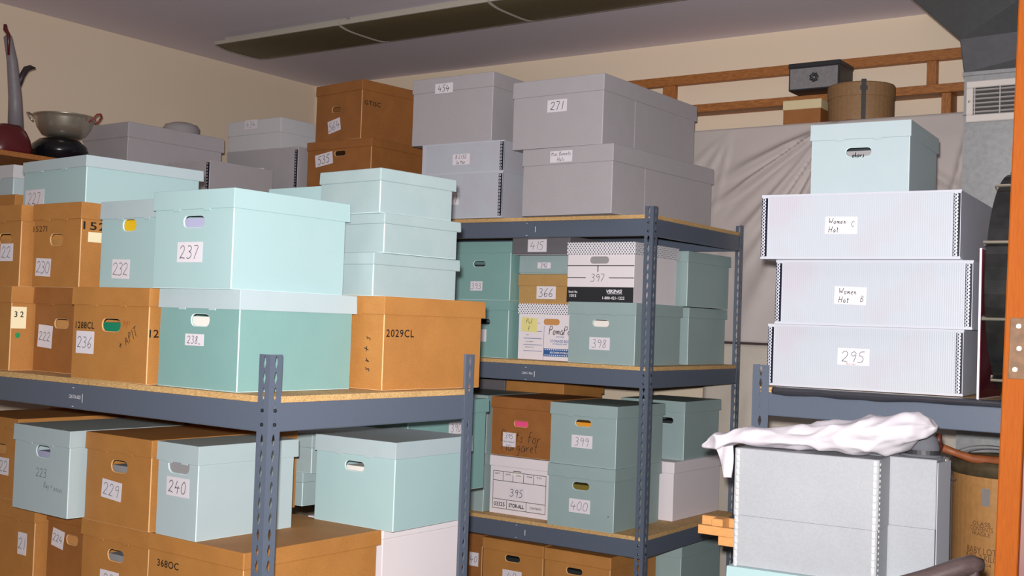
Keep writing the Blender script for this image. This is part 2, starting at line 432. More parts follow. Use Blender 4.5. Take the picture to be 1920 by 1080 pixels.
def studs(b, xs, z0, z1, n, strip, ring, width=.015, face='F', r=.0042):
    for u in xs:
        bm = bmesh.new(); add_box(bm, -width/2, width/2, -.0006, .0006, z0*b.h, z1*b.h, 0)
        for i in range(n):
            zc = (z0+(z1-z0)*(i+.5)/n)*b.h
            for k, (dx, rr) in enumerate(((-.0022, r),)):
                inner = []; outer = []
                for a in range(10):
                    c_, s_ = math.cos(2*math.pi*a/10), math.sin(2*math.pi*a/10)
                    outer.append(bm.verts.new((dx+rr*c_, -.0016, zc+rr*s_))); inner.append(bm.verts.new((dx+rr*.45*c_, -.0022, zc+rr*.45*s_)))
                for a in range(10):
                    f = bm.faces.new((outer[a], outer[(a+1)%10], inner[(a+1)%10], inner[a])); f.material_index = 1
        o = face_obj(b, bm, 'stud_strip', [strip, ring], face, u, 0, .0008, 0, b.o)

def plastic_box(near, yaw, w, d, h, label, z, group='clear plastic boxes', left=True, right=True, n=17):
    b = carton(near, yaw, w, d, h, 'fluted_plastic', label, z, lid=0, group=group, name='plastic_storage_box')
    bm = bmesh.new()
    for zz in (0, h-.006): add_box(bm, -w/2-.0012, w/2+.0012, -d/2-.0012, -d/2+.004, zz, zz+.006)
    for xx in (-w/2, w/2-.022): add_box(bm, xx, xx+.022, -d/2-.0010, -d/2+.004, .006, h-.006)
    obj('edge_fold', bm, 'plastic_edge', b.o)
    us = ([.009/w] if left else []) + ([1-.011/w] if right else [])
    studs(b, us, .04, .95, n, 'stud_black', 'stud_ring', width=.0185, r=.0056)
    return b

BR, AQ, GY = 'brown cartons', 'aqua cartons', 'grey cartons'
HX = .036; HZ = .013

# ---- left unit, upper shelf, lower layer
SL = 1.335
b = carton((-3.256,2.052), -2, .317,.40,.256, 'brown_board', 'brown carton with a pale 32 tag and green dot, at the left edge', SL, group=BR)
sticker(b, '', .06,.63,.050,.066, face='R', paper='tag_paper', rot=0); printed(b, '3 2', .062,.67,.018, face='R', extra=.0006); disc(b,.06,.42,.0085,'green_dot')
b = carton((-2.935,2.112), -2, .308,.40,.256, 'dark_brown_board', 'dark brown carton with a tilted 222 label, left of the 236 carton', SL, group=BR, hole=(.47,.58,HX,HZ,('tan',.9,.006)))
sticker(b, '222', .2,.42,.075,.068, rot=-3)
b = carton((-2.545,2.000), -.5, .332,.40,.256, 'brown_board', 'brown carton labelled 236 with green contents showing in its hand hole', SL, group=BR, hole=(.52,.60,.040,.017,('green',.7,.02)))
sticker(b, '236', .18,.40,.080,.062); printed(b, '1288CL', .17,.585,.019,.085,space=1.1); written(b, '+ APIT', .75,.47,.026,rot=32,th=.0022); written(b, 'Api', .72,.64,.020,rot=10,ink='red_ink',th=.0012)
printed(b, '12', .045,.53,.021,.030,face='R'); 
b = carton((-2.205,2.006), -2, .316,.395,.256, 'green_board', 'sea green carton labelled 238 with white paper in its hand hole', SL, lidm='blue_board', group=AQ, hole=(.52,.69,HX,HZ+.002,('white',.8,.012)))
sticker(b, '238_', .46,.49,.074,.030)
b = carton((-2.100,2.430), -3, .317,.42,.258, 'brown_board', 'brown carton stamped 2029CL at the right end of the near upper shelf', SL, group=BR)
printed(b, '2029CL', .155,.61,.0215,.112,face='R',space=1.15)
for k, vv in enumerate((.5,.38,.27,.17)): written(b, 's+r'[k%3], .80,vv+.06,.030,rot=80,th=.0026)
# ---- left unit, upper layer
T = SL+.256
b = carton((-3.30,2.100), -2, .317,.40,.254, 'brown_board', 'brown carton with an open hand hole, cut by the left edge, left of 230', T, group=BR, hole=(.72,.59,HX,HZ+.002,('tan',.5,.02)))
sticker(b, '22', .76,.42,.072,.055)
b = carton((-3.03,2.122), -2, .250,.40,.257, 'brown_board', 'brown carton labelled 230 with 152T stamped on its side', T, group=BR, hole=(.5,.57,.034,.017,('tan',.55,.02)))
sticker(b, '230', .24,.24,.080,.055,rot=-2); printed(b, '1527I', .14,.70,.018,.075,ink='faded_ink',space=1.1); printed(b, '152T', .16,.73,.024,.115,face='R',space=1.1)
sticker(b, '', .15,.60,.072,.030,face='R',paper='tag_paper'); disc(b,.28,.56,.011,'green_dot')
b = carton((-2.558,2.066), -2, .312,.40,.246, 'aqua_board', 'aqua carton labelled 232 with yellow contents in its hand hole', T, lidm='blue_board', group=AQ, hole=(.42,.72,.030,.016,('yellow',.95,.006)))
sticker(b, '232', .32,.22,.080,.054,rot=-1)
b = carton((-2.228,1.994), -1, .309,.398,.254, 'aqua_board', 'large pale aqua carton labelled 237, on the upper layer nearest the post', T, group=AQ, hole=(.51,.68,.040,.0145,('lavender',.85,.014)))
sticker(b, '237', .475,.37,.098,.052,th=.0022)
b = carton((-3.085,2.170), -6, .39,.40,.150, 'aqua_board', 'wide flat aqua carton labelled 227, on top of the brown 230 carton', T+.257, lidm='blue_board', group=AQ, lid=.035)
sticker(b, '227', .2,.20,.120,.056)
b = carton((-4.10,2.55), -2, .317,.36,.30, 'brown_board', 'brown carton under the low brown carton at the far left', SL, group=BR)
b = carton((-4.055,2.55), -2, .317,.36,.318, 'brown_board', 'brown carton whose lid peeps up behind the cartons at the far left', SL+.30, group=BR, lid=.06)
b = carton((-4.105,2.57), -2, .317,.34,.118, 'blue_board', 'flat grey-blue carton at the far left, under the wooden wall shelf', SL+.618, lidm='light_grey_board', group=AQ)
b = carton((-2.47,2.62), -2, .30,.30,.256, 'aqua_board', 'aqua carton hidden behind the 237 carton, lowest of its stack', SL, group=AQ)
b = carton((-2.472,2.60), -2, .28,.30,.340, 'aqua_board', 'tall aqua carton peeping over the lid of the 237 carton', T, group=AQ, lid=.055)
# triple stack on the 2029 carton
T2 = SL+.258
b = carton((-2.155,2.440), -4, .25,.345,.122, 'pale_aqua_board', 'flat pale aqua box, bottom of three on the 2029CL carton', T2, lid=.034, lidm='pale_aqua_board', group='flat pale aqua boxes', tabs=False)
b = carton((-2.145,2.468), -5, .25,.30,.112, 'pale_aqua_board', 'flat pale aqua box, middle of three on the 2029CL carton', T2+.122, lid=.030, group='flat pale aqua boxes', tabs=False)
b = carton((-2.160,2.462), -6, .255,.29,.126, 'pale_aqua_board', 'flat pale aqua box, topmost of three on the 2029CL carton', T2+.234, lid=.036, group='flat pale aqua boxes', tabs=False)

# ---- left unit, lower shelf
ZL = .642; ZU = .908; LH = .266
b = carton((-3.42,2.200), -2, .317,.62,.262, 'brown_board', 'long brown carton behind the overhanging 223 carton at left', ZU, lid=.034, group=BR, hole=(.68,.62,HX,HZ,('tan',.8,.01)))
sticker(b,'22',.76,.40,.06,.055)
b = carton((-3.330,2.215), -2, .317,.40,LH, 'brown_board', 'brown carton in the bottom left corner, below the 223 carton', ZL, group=BR, lid=.06)
sticker(b,'21',.79,.50,.05,.07)
b = carton((-3.040,2.238), -2, .270,.40,LH, 'dark_brown_board', 'dark brown carton labelled 224, low between two brown cartons', ZL, group=BR, tabs=False, hole=(.50,.64,.030,.014,('tan',.95,.004)))
sticker(b,'224',.22,.62,.064,.056,rot=-8)
b = carton((-3.032,2.120), -3, .304,.40,.259, 'blue_board', 'grey-blue carton handwritten 223, jutting out over the cartons below', ZU, group=AQ, hole=(.53,.72,.038,.017,('lavender',.4,.02)))
written(b,'223',.52,.47,.026,ink='pencil_ink',th=.0018); written(b,'Bay + pesos',.74,.33,.018,ink='pencil_ink',th=.0013,rot=-4)
b = carton((-2.697,2.150), -2, .310,.40,.259, 'brown_board', 'brown carton labelled 229, right of the jutting 223 carton', ZU, group=BR, hole=(.52,.66,.038,.017,('grey',.45,.02)))
sticker(b,'229',.42,.385,.095,.054,rot=-4)
b = carton((-2.500,2.150), -2.5, .178,.345,.259, 'blue_board', 'narrow grey-blue carton labelled 240, beside the near post', ZU, lidm='blue_board', group=AQ, lid=.052, hole=(.52,.76,.046,.019,('grey',1.6,.004)))
sticker(b,'240',.52,.54,.098,.052,th=.0026)
b = carton((-2.222,2.645), -.5, .320,.355,.262, 'blue_board', 'pale aqua carton with an empty dark hand hole, right of the near post', ZU, group=AQ, hole=(.50,.68,.038,.014,('white',.35,.03)))
b.body.data.materials[0] = MATS['aqua_board']
b = carton((-2.735,2.79), -1, .30,.34,.112, 'pale_aqua_board', 'flat pale aqua box, lower of two behind the near post', ZU, lid=.035, group='flat boxes behind the post', tabs=False)
b = carton((-2.690,2.78), -1, .31,.34,.128, 'pale_aqua_board', 'flat pale aqua box, upper of two behind the near post', ZU+.112, lid=.045, group='flat boxes behind the post', tabs=False)
b = carton((-2.712,2.166), -2, .320,.40,LH, 'brown_board', 'brown carton with an open hand hole under the 229 carton', ZL, group=BR, hole=(.52,.66,.038,.016,('grey',.4,.02)))
sticker(b,'22',.44,.38,.09,.054)
b = carton((-2.300,2.142), -2.5, .404,.500,LH, 'brown_board', 'large brown carton stamped 368OC at the foot of the near post', ZL, group=BR, lid=.045, tabs=False)
printed(b,'368OC',.22,.71,.020,.095,space=1.1)
b = carton((-2.282,2.672), -2.5, .317,.365,LH, 'white_board', 'white carton under the carton with the empty dark hand hole', ZL, group='white cartons', tabs=False, lid=.032)

b = carton((-3.075,2.572), -2, .317,.19,.33, 'brown_board', 'brown carton in the back row, behind the 223 carton, under the beam', ZU, group=BR, lid=.05, tabs=False)
b = carton((-2.745,2.572), -2, .317,.19,.33, 'brown_board', 'brown carton in the back row, behind the 229 and 240 cartons', ZU, group=BR, lid=.05, tabs=False)
b = carton((-3.36,2.875), -2, .95,.40,1.235, 'dark_brown_board', 'tall brown carton standing behind the near shelving unit at left', 0, group=BR, lid=.06, tabs=False)
b = carton((-2.60,3.155), -1, .317,.45,.335, 'green_board', 'green carton labelled 390 on its side, just under the near beam', .908, group=AQ, lid=.05)
sticker(b,'390',.60,.70,.085,.045,face='R')
b = carton((-2.69,3.165), -1, .21,.30,.908, 'brown_board', 'tall brown carton on the floor beneath the green 390 carton', 0, group=BR, lid=.06, tabs=False)
# ---- middle unit
S1, S2, S3, S4 = 1.989, 1.376, .698, .342
# second shelf, lower layer
b = carton((-2.944,4.240), 0, .317,.40,.256, 'green_board', 'green carton half hidden by the 2029CL carton, middle shelf, lower layer', S2, group=AQ, lid=.044, hole=(.58,.62,.034,.012,('dark',.4,.02)))
sticker(b,'',.55,.38,.05,.055)
b = carton((-2.614,4.285), 0, .306,.40,.246, 'white_board', 'white storage carton with blue printing and a yellow note, dotted lid', S2, lidm='dotted_board', group='printed white cartons', lid=.046, tabs=False, hole=(.56,.68,.042,.013,('tan',1.6,.006)))
pb = b
W = b.w
marks(b, [(.03,.115,.16,.1615),(.03,.125,.124,.126),(.03,.125,.092,.0945),(.03,.128,.064,.066),(.03,.128,.037,.039),(.135,.1365,.002,.15)], 'form_lines', 'blue_ink')
marks(b, [(.137,.306,.018,.052)], 'film_strip', 'blue_ink')
marks(b, [(.142+.011*k,.148+.011*k,z0,z0+.004) for k in range(15) for z0 in (.0215,.0455)], 'film_holes', 'white_ink', extra=.0005)
written(b,'PomaPac',.74,.535,.038,ink='form_ink',th=.003,sp=.85)
printed(b,'STORAGE BOX',.72,.345,.011,.10,ink='blue_ink'); printed(b,'FITS FILES',.72,.42,.006,.04,ink='blue_ink'); printed(b,'STORAGE UNIT',.72,.295,.006,.075,ink='blue_ink'); printed(b,'RECORDS STORAGE',.72,.142,.008,.10,ink='white_ink',extra=.0006)
printed(b,'DATE',.16,.44,.004,ink='form_ink'); printed(b,'FILE NUMBER',.2,.32,.004,.04,ink='form_ink'); printed(b,'DESTROY DATE',.2,.22,.004,.045,ink='form_ink')
sticker(b,'PUF|F',.19,.62,.085,.062,paper='yellow_note',name='sticky_note',rot=-3)
b = carton((-2.285,4.195), 0, .318,.405,.256, 'grey_aqua_board', 'green carton labelled 398 with white paper filling its hand hole', S2, group=AQ, lid=.05, hole=(.49,.66,.038,.014,('white',.9,.006)))
sticker(b,'398',.48,.33,.098,.052)
b = carton((-2.285,4.68), 0, .317,.385,.253, 'grey_aqua_board', 'aqua carton at the back right of the middle shelf, lower of two', S2, group=AQ, lid=.045)
# second shelf, upper layer
b = carton((-2.275,4.637), -2, .317,.40,.243, 'grey_aqua_board', 'aqua carton at the back right of the middle shelf, upper of two', S2+.256, group=AQ, lid=.048)
b = carton((-2.315,4.225), 0, .322,.385,.253, 'white_board', 'white carton with a dotted lid and black printed band, labelled 397', S2+.256, lidm='dotted_board', group='printed white cartons', lid=.053, tabs=False, hole=(.48,.70,.046,.0145,('content_grey'[8:],1.6,.006)))
marks(b, [(0,.322,0,.064)], 'black_band', 'form_ink')
marks(b, [(0,.322,.152,.1555),(.148,.152,.127,.155),(0,.092,.101,.1045),(.195,.322,.101,.1045)], 'printed_rules', 'form_ink')
sticker(b,'397',.47,.405,.105,.05,th=.0024,paper='white_board')
printed(b,'Stock No.',.10,.17,.010,.045,ink='white_ink',extra=.0006); printed(b,'1015',.10,.105,.013,.032,ink='white_ink',extra=.0006)
printed(b,'VIKING',.72,.185,.014,.075,ink='white_ink',shear=.25,bold=.03,extra=.0006); printed(b,'OFFICE PRODUCTS',.73,.145,.004,.07,ink='white_ink',extra=.0006); printed(b,'1-800-421-1222',.71,.075,.012,.105,ink='white_ink',extra=.0006)
b = carton((-2.946,4.245), 0, .317,.40,.262, 'green_board', 'green carton labelled 393, upper left of the middle unit', S2+.256, group=AQ, lid=.05, hole=(.46,.62,.033,.012,('dark',.4,.02)))
sticker(b,'393',.42,.24,.066,.042)
Zt = S2+.246
b = carton((-2.645,4.300), 0, .290,.38,.130, 'tan_board', 'flat tan carton labelled 366, beneath the flat green 392 box', Zt, group='flat cartons', lid=.052, tabs=False)
sticker(b,'366',.50,.38,.100,.056,ink='marker_ink',th=.0022)
b = carton((-2.645,4.290), 0, .280,.38,.082, 'grey_aqua_board', 'flat aqua box labelled 392, between the tan 366 and grey 415 boxes', Zt+.130, group='flat cartons', lid=.078, tabs=False)
sticker(b,'392',.46,.46,.068,.026,lid=True)
b = carton((-2.646,4.250), 0, .292,.36,.080, 'dark_grey_board', 'flat dark grey box labelled 415, topmost under the beam', Zt+.212, group='flat cartons', lid=.076, tabs=False)
sticker(b,'415',.44,.5,.098,.055,lid=True)
# third shelf
b = carton((-2.685,4.215), 0, .312,.40,.256, 'dark_brown_board', 'brown carton with pink in its hand hole and a black scrawl behind two labels', S3+.256, group=BR, tabs=False, hole=(.50,.56,.036,.012,('pink',.95,.006)))
written(b,'Boots for',.50,.345,.050,sp=.92,th=.0025,ink='marker_ink'); written(b,'Margaret',.49,.185,.050,sp=.88,th=.0025,ink='marker_ink')
sticker(b,'395',.31,.335,.068,.031); sticker(b,'Boots Margaret|boots',.31,.215,.068,.030,th=.0009,ink='marker_ink')
b = carton((-2.340,4.165), 0, .316,.405,.254, 'grey_aqua_board', 'aqua carton labelled 399 with orange showing in its hand hole', S3+.256, group=AQ, lid=.05, hole=(.50,.69,.037,.0135,('orange',.6,.008)))
sticker(b,'399',.49,.39,.100,.052)
b = carton((-2.690,4.225), 0, .312,.40,.252, 'white_board', 'white carton printed with a black form grid, under the pink-holed brown carton', S3, group='printed white cartons', lid=.046, tabs=False, hole=(.45,.72,.026,.011,('white',.8,.004)))
w = b.w; X0, X1, Z0, Z1 = .016, w-.018, .022, .186; t = .0022
marks(b, [(X0,X1,Z0,Z0+t),(X0,X1,Z1-t,Z1),(X0,X0+t,Z0,Z1),(X1-t,X1,Z0,Z1),(X0,X1,.143,.143+t),(X0,X1,.062,.062+t)]
      + [(X0+k,X0+k+t,.143,Z1) for k in (.052,.104,.160,.212)] + [(X0+.075,X0+.075+t,Z0,.062),(X0+.178,X0+.178+t,Z0,.062)], 'printed_form', 'form_ink')
printed(b,'03325',.17,.165,.018,.058,ink='form_ink'); printed(b,'STOR-ALL',.46,.165,.017,.080,ink='form_ink',bold=.03); printed(b,'CONTENTS',.78,.165,.009,.06,ink='form_ink')
for k, tx in enumerate(('DEPT','DATE','RECORDS','FROM','TO')): printed(b,tx,(.04,.045,.05,.05,.05)[k]+(X0+(.010,.066,.118,.176,.226)[k])/w,.69,.006,.026,ink='form_ink')
sticker(b,'395',.46,.385,.085,.050,th=.0024,ink='form_ink')
b = carton((-2.335,4.155), 1, .314,.405,.256, 'grey_aqua_board', 'aqua carton labelled 400, on the lower layer below the 399 carton', S3, group=AQ, lid=.05, hole=(.50,.68,.039,.015,('olive',.6,.02)))
sticker(b,'400',.49,.36,.100,.056); disc(b,.92,.25,.0025,'form_ink','F','spot')
b = carton((-2.300,4.70), 0, .317,.36,.258, 'grey_aqua_board', 'aqua carton at the back right of the third shelf, on a white carton', S3+.256, group=AQ, lid=.05, hole=(.70,.66,.040,.013,('dark',.4,.03)))
b = carton((-2.295,4.60), -1, .317,.455,.256, 'white_board', 'plain white carton at the back right of the third shelf', S3, group='white cartons', tabs=False, lid=.05); disc(b,.04,.2,.004,'form_ink','F','spot')
b = carton((-3.018,4.205), 0, .315,.40,.256, 'grey_aqua_board', 'aqua carton left of the brown carton with the black scrawl, behind the rear post', S3+.256, group=AQ, lid=.05)
b = carton((-3.022,4.205), 0, .315,.40,.256, 'grey_aqua_board', 'aqua carton left of the white form-printed carton, behind the rear post', S3, group=AQ, lid=.05)
b = carton((-2.90,4.645), 0, .32,.36,.306, 'brown_board', 'brown carton in the back row, its top just under the second shelf beam', S3+.256, group=BR, lid=.06, tabs=False)
b = carton((-2.90,4.645), 0, .32,.36,.256, 'brown_board', 'brown carton in the back row, beneath another brown carton', S3, group=BR)
b = carton((-3.235,4.645), 0, .32,.36,.306, 'dark_grey_board', 'dark grey carton in the back row of the third shelf', S3+.256, group=GY, lid=.06, tabs=False)
b = carton((-3.235,4.645), 0, .32,.36,.256, 'dark_grey_board', 'dark grey carton in the back row, bottom layer', S3, group=GY)
# bottom shelf of the middle unit
PH = .250
b = carton((-2.695,4.200), 0, .312,.40,PH, 'brown_board', 'brown carton with a dark hand hole at the bottom of the middle unit', S4, group=BR, tabs=False, hole=(.50,.70,.038,.013,('dark',.4,.03)))
sticker(b,'40',.5,.40,.10,.05)
b = carton((-2.362,4.190), 0, .316,.40,PH, 'brown_board', 'brown carton at the bottom of the middle unit, beside its near post', S4, group=BR, tabs=False, hole=(.46,.68,.038,.013,('dark',.4,.03)))
b = carton((-3.035,4.230), 0, .315,.40,PH, 'dark_brown_board', 'brown carton at the bottom of the middle unit, behind the rear post', S4, group=BR)
sticker(b,'40',.86,.55,.05,.06)
b = carton((-2.255,4.617), 0, .317,.40,PH, 'grey_aqua_board', 'aqua carton low at the back right with a small yellow sticker', S4, group=AQ, lid=.05)
marks(b,[(.010,.034,.15,.178)],'yellow_sticker','yellow_note')
# top shelf
b = carton((-2.352,4.085), -3, .452,.84,.284, 'grey_board', 'long grey carton with a two-line label on its lid, under the 271 carton', S1, group=GY, lid=.072, tabs=False)
sticker(b,'Misc Bonnets|Hats',.44,.86,.112,.048,lid=True,th=.0016,ink='marker_ink')
bm = bmesh.new(); add_box(bm, b.w/2-.001, b.w/2+.0014, -b.d/2+.30*b.d, -b.d/2+.63*b.d, .001, .211); obj('joint_panel',bm,'grey_board',b.o)
b = carton((-2.405,4.085), -1.5, .452,.80,.290, 'grey_board', 'long grey carton labelled 271, topmost box of the middle unit', S1+.284, group=GY, lid=.070, tabs=False)
sticker(b,'271',.50,.60,.098,.052,th=.0026,ink='marker_ink')
bm = bmesh.new(); add_box(bm, b.w/2-.001, b.w/2+.0014, -b.d/2+.32*b.d, -b.d/2+.63*b.d, .001, .219); obj('joint_panel',bm,'grey_board',b.o)
b = plastic_box((-2.925,4.130), 0, .47,.45,.203, 'clear plastic box with black studs, lower of two under the 454 carton', S1, left=False, n=13)
sticker(b,'271',.41,.44,.085,.055)
b = plastic_box((-2.930,4.140), 0, .455,.45,.138, 'clear plastic box with black studs and a two-line label, under the 454 carton', S1+.203, left=False, n=9)
sticker(b,'B 2132|La Mar',.49,.46,.095,.048,ink='marker_ink',th=.0016)
b = carton((-3.000,4.140), 0, .452,.44,.306, 'grey_board', 'grey carton labelled 454 on its lid, on two clear plastic boxes', S1+.341, group=GY, lid=.066, tabs=False)
sticker(b,'454',.40,.83,.102,.045,lid=True,th=.0024,ink='marker_ink')
b = carton((-3.715,4.160), -2, .435,.37,.404, 'dark_brown_board', 'brown carton labelled 535, beneath the brown 564 carton', S1, group=BR, lid=.042, tabs=False, hole=(.52,.84,.036,.012,('dark',.4,.03)))
sticker(b,'535',.27,.78,.120,.060,rot=8,th=.0026,ink='marker_ink')
b = carton((-3.788,4.160), -8, .350,.335,.285, 'dark_brown_board', 'brown carton labelled 564 on the 535 carton, just under the ceiling light', S1+.404, group=BR, lid=.050, tabs=False, hole=(.46,.55,.036,.013,('dark',.4,.03)))
sticker(b,'564',.42,.27,.095,.062,rot=10,th=.0022,ink='marker_ink'); printed(b,'GTISC',.20,.62,.022,.10,face='R',space=1.2)
b = carton((-4.200,4.160), 0, .52,.45,.388, 'grey_board', 'grey box with black studs on its edge, under a low light grey box', S1, group=GY, lid=0)
studs(b, [1-.012/.52], .03, .96, 26, 'stud_black', 'stud_ring', width=.02); sticker(b,'422|N Hats',.46,.68,.085,.055,th=.0016)
b = carton((-4.335,4.165), -2, .40,.36,.158, 'light_grey_board', 'low light grey box on the studded grey box near the left wall', S1+.388, group=GY, lid=.076, tabs=False)
sticker(b,'434',.44,.86,.095,.046,lid=True,th=.0016)
b = carton((-4.25,3.645), 0, .30,.40,.262, 'grey_board', 'grey box with a studded corner, half hidden behind the 227 carton', 1.98, group=GY, lid=0)
studs(b, [1-.012/.30], .03, .96, 17, 'stud_black', 'stud_ring', width=.02)
for k in range(2): carton((-4.23,3.64), 0, .34,.42,.99, 'brown_board', ('tall brown carton on the floor under the studded corner box','tall brown carton between the floor carton and the studded corner box')[k], .99*k, group=BR, lid=.06, tabs=False)

# ---- wall shelf at the left
b = carton((-4.60,3.450), -2, .36,.55,.222, 'grey_board', 'long grey carton on the wooden wall shelf, beside the pan', 2.192, group=GY, lid=.072, tabs=False)

# ---- right unit: plastic boxes
SR = 1.368
b = plastic_box((-.832,3.470), 3, .575,.60,.190, 'clear plastic box labelled 295, bottom of the stack of three', SR, n=18)
sticker(b,'295',.46,.52,.094,.050,th=.002); written(b,'Hats Amer',.45,.41,.006,ink='red_ink',th=.0007,name='red_note',extra=.001)
b = plastic_box((-.800,3.425), 2.5, .570,.58,.195, 'clear plastic box labelled Women Hat B, middle of the stack of three', SR+.190, n=18)
sticker(b,'Women|Hat',.40,.46,.094,.052,ink='marker_ink',th=.0018,tx=-.034,rot=-2); written(b,'B',.462,.415,.018,ink='marker_ink',th=.0016,extra=.001)
b = plastic_box((-.824,3.375), 3, .575,.58,.194, 'clear plastic box labelled Women Hat C, top of the stack of three', SR+.385, n=18)
sticker(b,'Women|Hat',.42,.51,.094,.050,ink='marker_ink',th=.0018,tx=-.036,rot=-1); written(b,'C',.482,.53,.016,ink='marker_ink',th=.0016,extra=.001)
b = carton((-1.052,3.665), 3, .310,.385,.260, 'blue_board', 'pale blue-grey carton standing on top of the clear plastic boxes', SR+.579, group=AQ, lid=.052, hole=(.49,.64,.040,.0135,('grey',.65,.006)))
written(b,'ohors',.49,.605,.016,ink='form_ink',th=.003)

# ---- metal edged boxes at lower right
def edged(near, yaw, w, d, h, z, label):
    b = carton(near, yaw, w, d, h, 'felt_grey_board', label, z, lid=0, group='grey drop-front boxes', name='document_box')
    bm = bmesh.new(); add_box(bm, -w/2-.0018, w/2+.0018, -d/2-.0018, d/2+.0018, h*.43, h+.0018)
    obj('drop_front_lid', bm, 'felt_grey_board', b.o, bevel=.002)
    return b
DY = .014
b = edged((-.930,3.035), 4, .385,.118,.318,.892, 'grey drop-front box with metal studded edges, under the white cloth')
for x in (.022, 1-.022):
    bm = bmesh.new(); add_box(bm, -.004,.004,-.0004,.0004,0,.316)
    for i in range(17):
        zc = .010+.296*i/16; rr = .0058
        o1=[];i1=[]
        for a in range(10):
            c_,s_ = math.cos(2*math.pi*a/10), math.sin(2*math.pi*a/10)
            o1.append(bm.verts.new((rr*c_,-.0008,zc+rr*s_))); i1.append(bm.verts.new((rr*.5*c_,-.0030,zc+rr*.5*s_)))
        for a in range(10): bm.faces.new((o1[a],o1[(a+1)%10],i1[(a+1)%10],i1[a]))
        bm.faces.new(i1)
    face_obj(b, bm, 'metal_edge', 'stud_white', 'F', x, 0, .0024, 0, b.o)
bm = bmesh.new()
for i in range(22):
    zc = .008+.30*i/21; add_box(bm,-.003,.003,-.0012,.0004,zc-.003,zc+.003)
face_obj(b, bm, 'metal_edge', 'stud_white', 'R', .06, 0, .0024, 0, b.o)
b = edged((-.822,3.172), 4, .385,.115,.318,.892, 'grey drop-front box behind the studded grey box, its side flap ajar')
bm = bmesh.new(); add_box(bm,0,.0022,0,.105,.004,.312, M=Matrix.Translation((b.w/2+.003,-b.d/2,0)) @ Matrix.Rotation(R(-7),4,'Z')); obj('side_flap',bm,'plastic_edge',b.o)
bm = bmesh.new()
for i in range(30):
    zc = .006+.305*i/29; add_box(bm,-.002,.002,-.0012,.0004,zc-.0022,zc+.0022)
face_obj(b, bm, 'metal_edge', 'stud_white', 'R', .93, 0, .004, 0, b.o)
for k, zz in enumerate((0,.297,.594)):
    b = carton((-.80,3.026), 4, .52,.275,.297 if k < 2 else .298, 'aqua_board', ('aqua carton on the floor under the grey drop-front boxes','aqua carton in the middle beneath the grey drop-front boxes','aqua carton directly beneath the grey drop-front boxes')[k], zz, group=AQ)

# ------------------------------------------------------------------ shelving units
def post_bm(height, fl, sx, sy, holes_from=0.0):
    """L-shaped angle with a column of diamond keyholes in both flanges; outer corner at 0,0; flanges run to sx*fl in x and sy*fl in y"""
    bm = bmesh.new(); p = .0376; n = int(height/p); z0 = height - n*p
    prof = [(0,1.0),(.10,.95),(.16,.60),(.30,.50),(.16,.40),(.10,.05),(0,0)]
    def cell(za, zb, pt):
        oc = [(0,za),(.5,za),(1,za),(1,(za+zb)/2),(1,zb),(.5,zb),(0,zb),(0,(za+zb)/2)]
        hz = (zb-za)*.84; zc = (za+zb)/2
        hw = .0056/fl; lo, mid = zc-hz/2, zc
        ic = [(.5-hw*.45,lo+hz*.08),(.5,lo),(.5+hw*.45,lo+hz*.08),(.5+hw,mid),(.5+hw*.45,lo+hz*.92),(.5,lo+hz),(.5-hw*.45,lo+hz*.92),(.5-hw,mid)]
        O = [bm.verts.new(pt(a,b)) for a,b in oc]; I = [bm.verts.new(pt(a,b)) for a,b in ic]
        for i in range(8):
            j = (i+1)%8; bm.faces.new((O[i],O[j],I[j],I[i]))
    for pt in (lambda a,b: (sx*fl*a, 0, b), lambda a,b: (0, sy*fl*a, b)):
        if z0 > .001:
            vs = [bm.verts.new(pt(*q)) for q in ((0,0),(1,0),(1,z0),(0,z0))]; bm.faces.new(vs)
        for k in range(n): cell(z0+k*p, z0+(k+1)*p, pt)
    bmesh.ops.remove_doubles(bm, verts=bm.verts, dist=.0002)
    return bm

def unit(label, corner, yaw, W, D, levels, height, fl=.038, bt=.0705, board='particle_board', stickers=()):
    t = tag(empty('shelving_unit', (corner[0],corner[1],0), yaw), label, 'shelf', 'steel shelving units')
    for x, y, sx, sy in ((0,0,-1,1),(0,D,-1,-1),(-W,0,1,1),(-W,D,1,-1)):
        bm = post_bm(height, fl, sx, sy)
        o = obj('post', bm, 'steel_paint', t); o.location = (x,y,0)
        md = o.modifiers.new('gauge','SOLIDIFY'); md.thickness = .002; md.offset = 0
    for z in levels:
        a = z-.016
        for nm, (x0,x1,y0,y1) in {'front':(-W+.003,-.003,.0025,.022),'back':(-W+.003,-.003,D-.022,D-.0025),'right':(-.022,-.0025,.022,D-.022),'left':(-W+.0025,-W+.022,.022,D-.022)}.items():
            bm = bmesh.new(); add_box(bm,x0,x1,y0,y1,a-bt,a); o = obj('beam',bm,'steel_paint',t,bevel=.003,seg=2)
            if nm in ('front','right'):
                for k in (0,1):
                    zz = a-.018-.034*k
                    rb = bmesh.new()
                    M = (Matrix.Translation((-.021,-.0008,zz)) @ Matrix.Rotation(R(90),4,'X')) if nm == 'front' else (Matrix.Translation((.0008,.021,zz)) @ Matrix.Rotation(R(90),4,'Y'))
                    add_lathe(rb,[(.0048,-.001),(.0045,.0015),(.002,.003),(0,.003)],10); bmesh.ops.transform(rb,matrix=M,verts=rb.verts)
                    obj('rivet',rb,'rivet',o)
        bm = bmesh.new(); add_box(bm,-W+.005,-.005,.004,D-.004,a,z-.0006); obj('shelf_board',bm,board,t)
    return t
mu = unit('tall grey steel shelving unit of cartons in the middle, against the back wall', (-2.200,4.160), .4, 3.15, .905, (S1,S2,S3,S4), 2.022)
lu = unit('low grey steel shelving unit in the foreground at left, loaded with cartons', (-2.066,1.982), -2, 2.6, .785, (SL,ZL), 1.436)
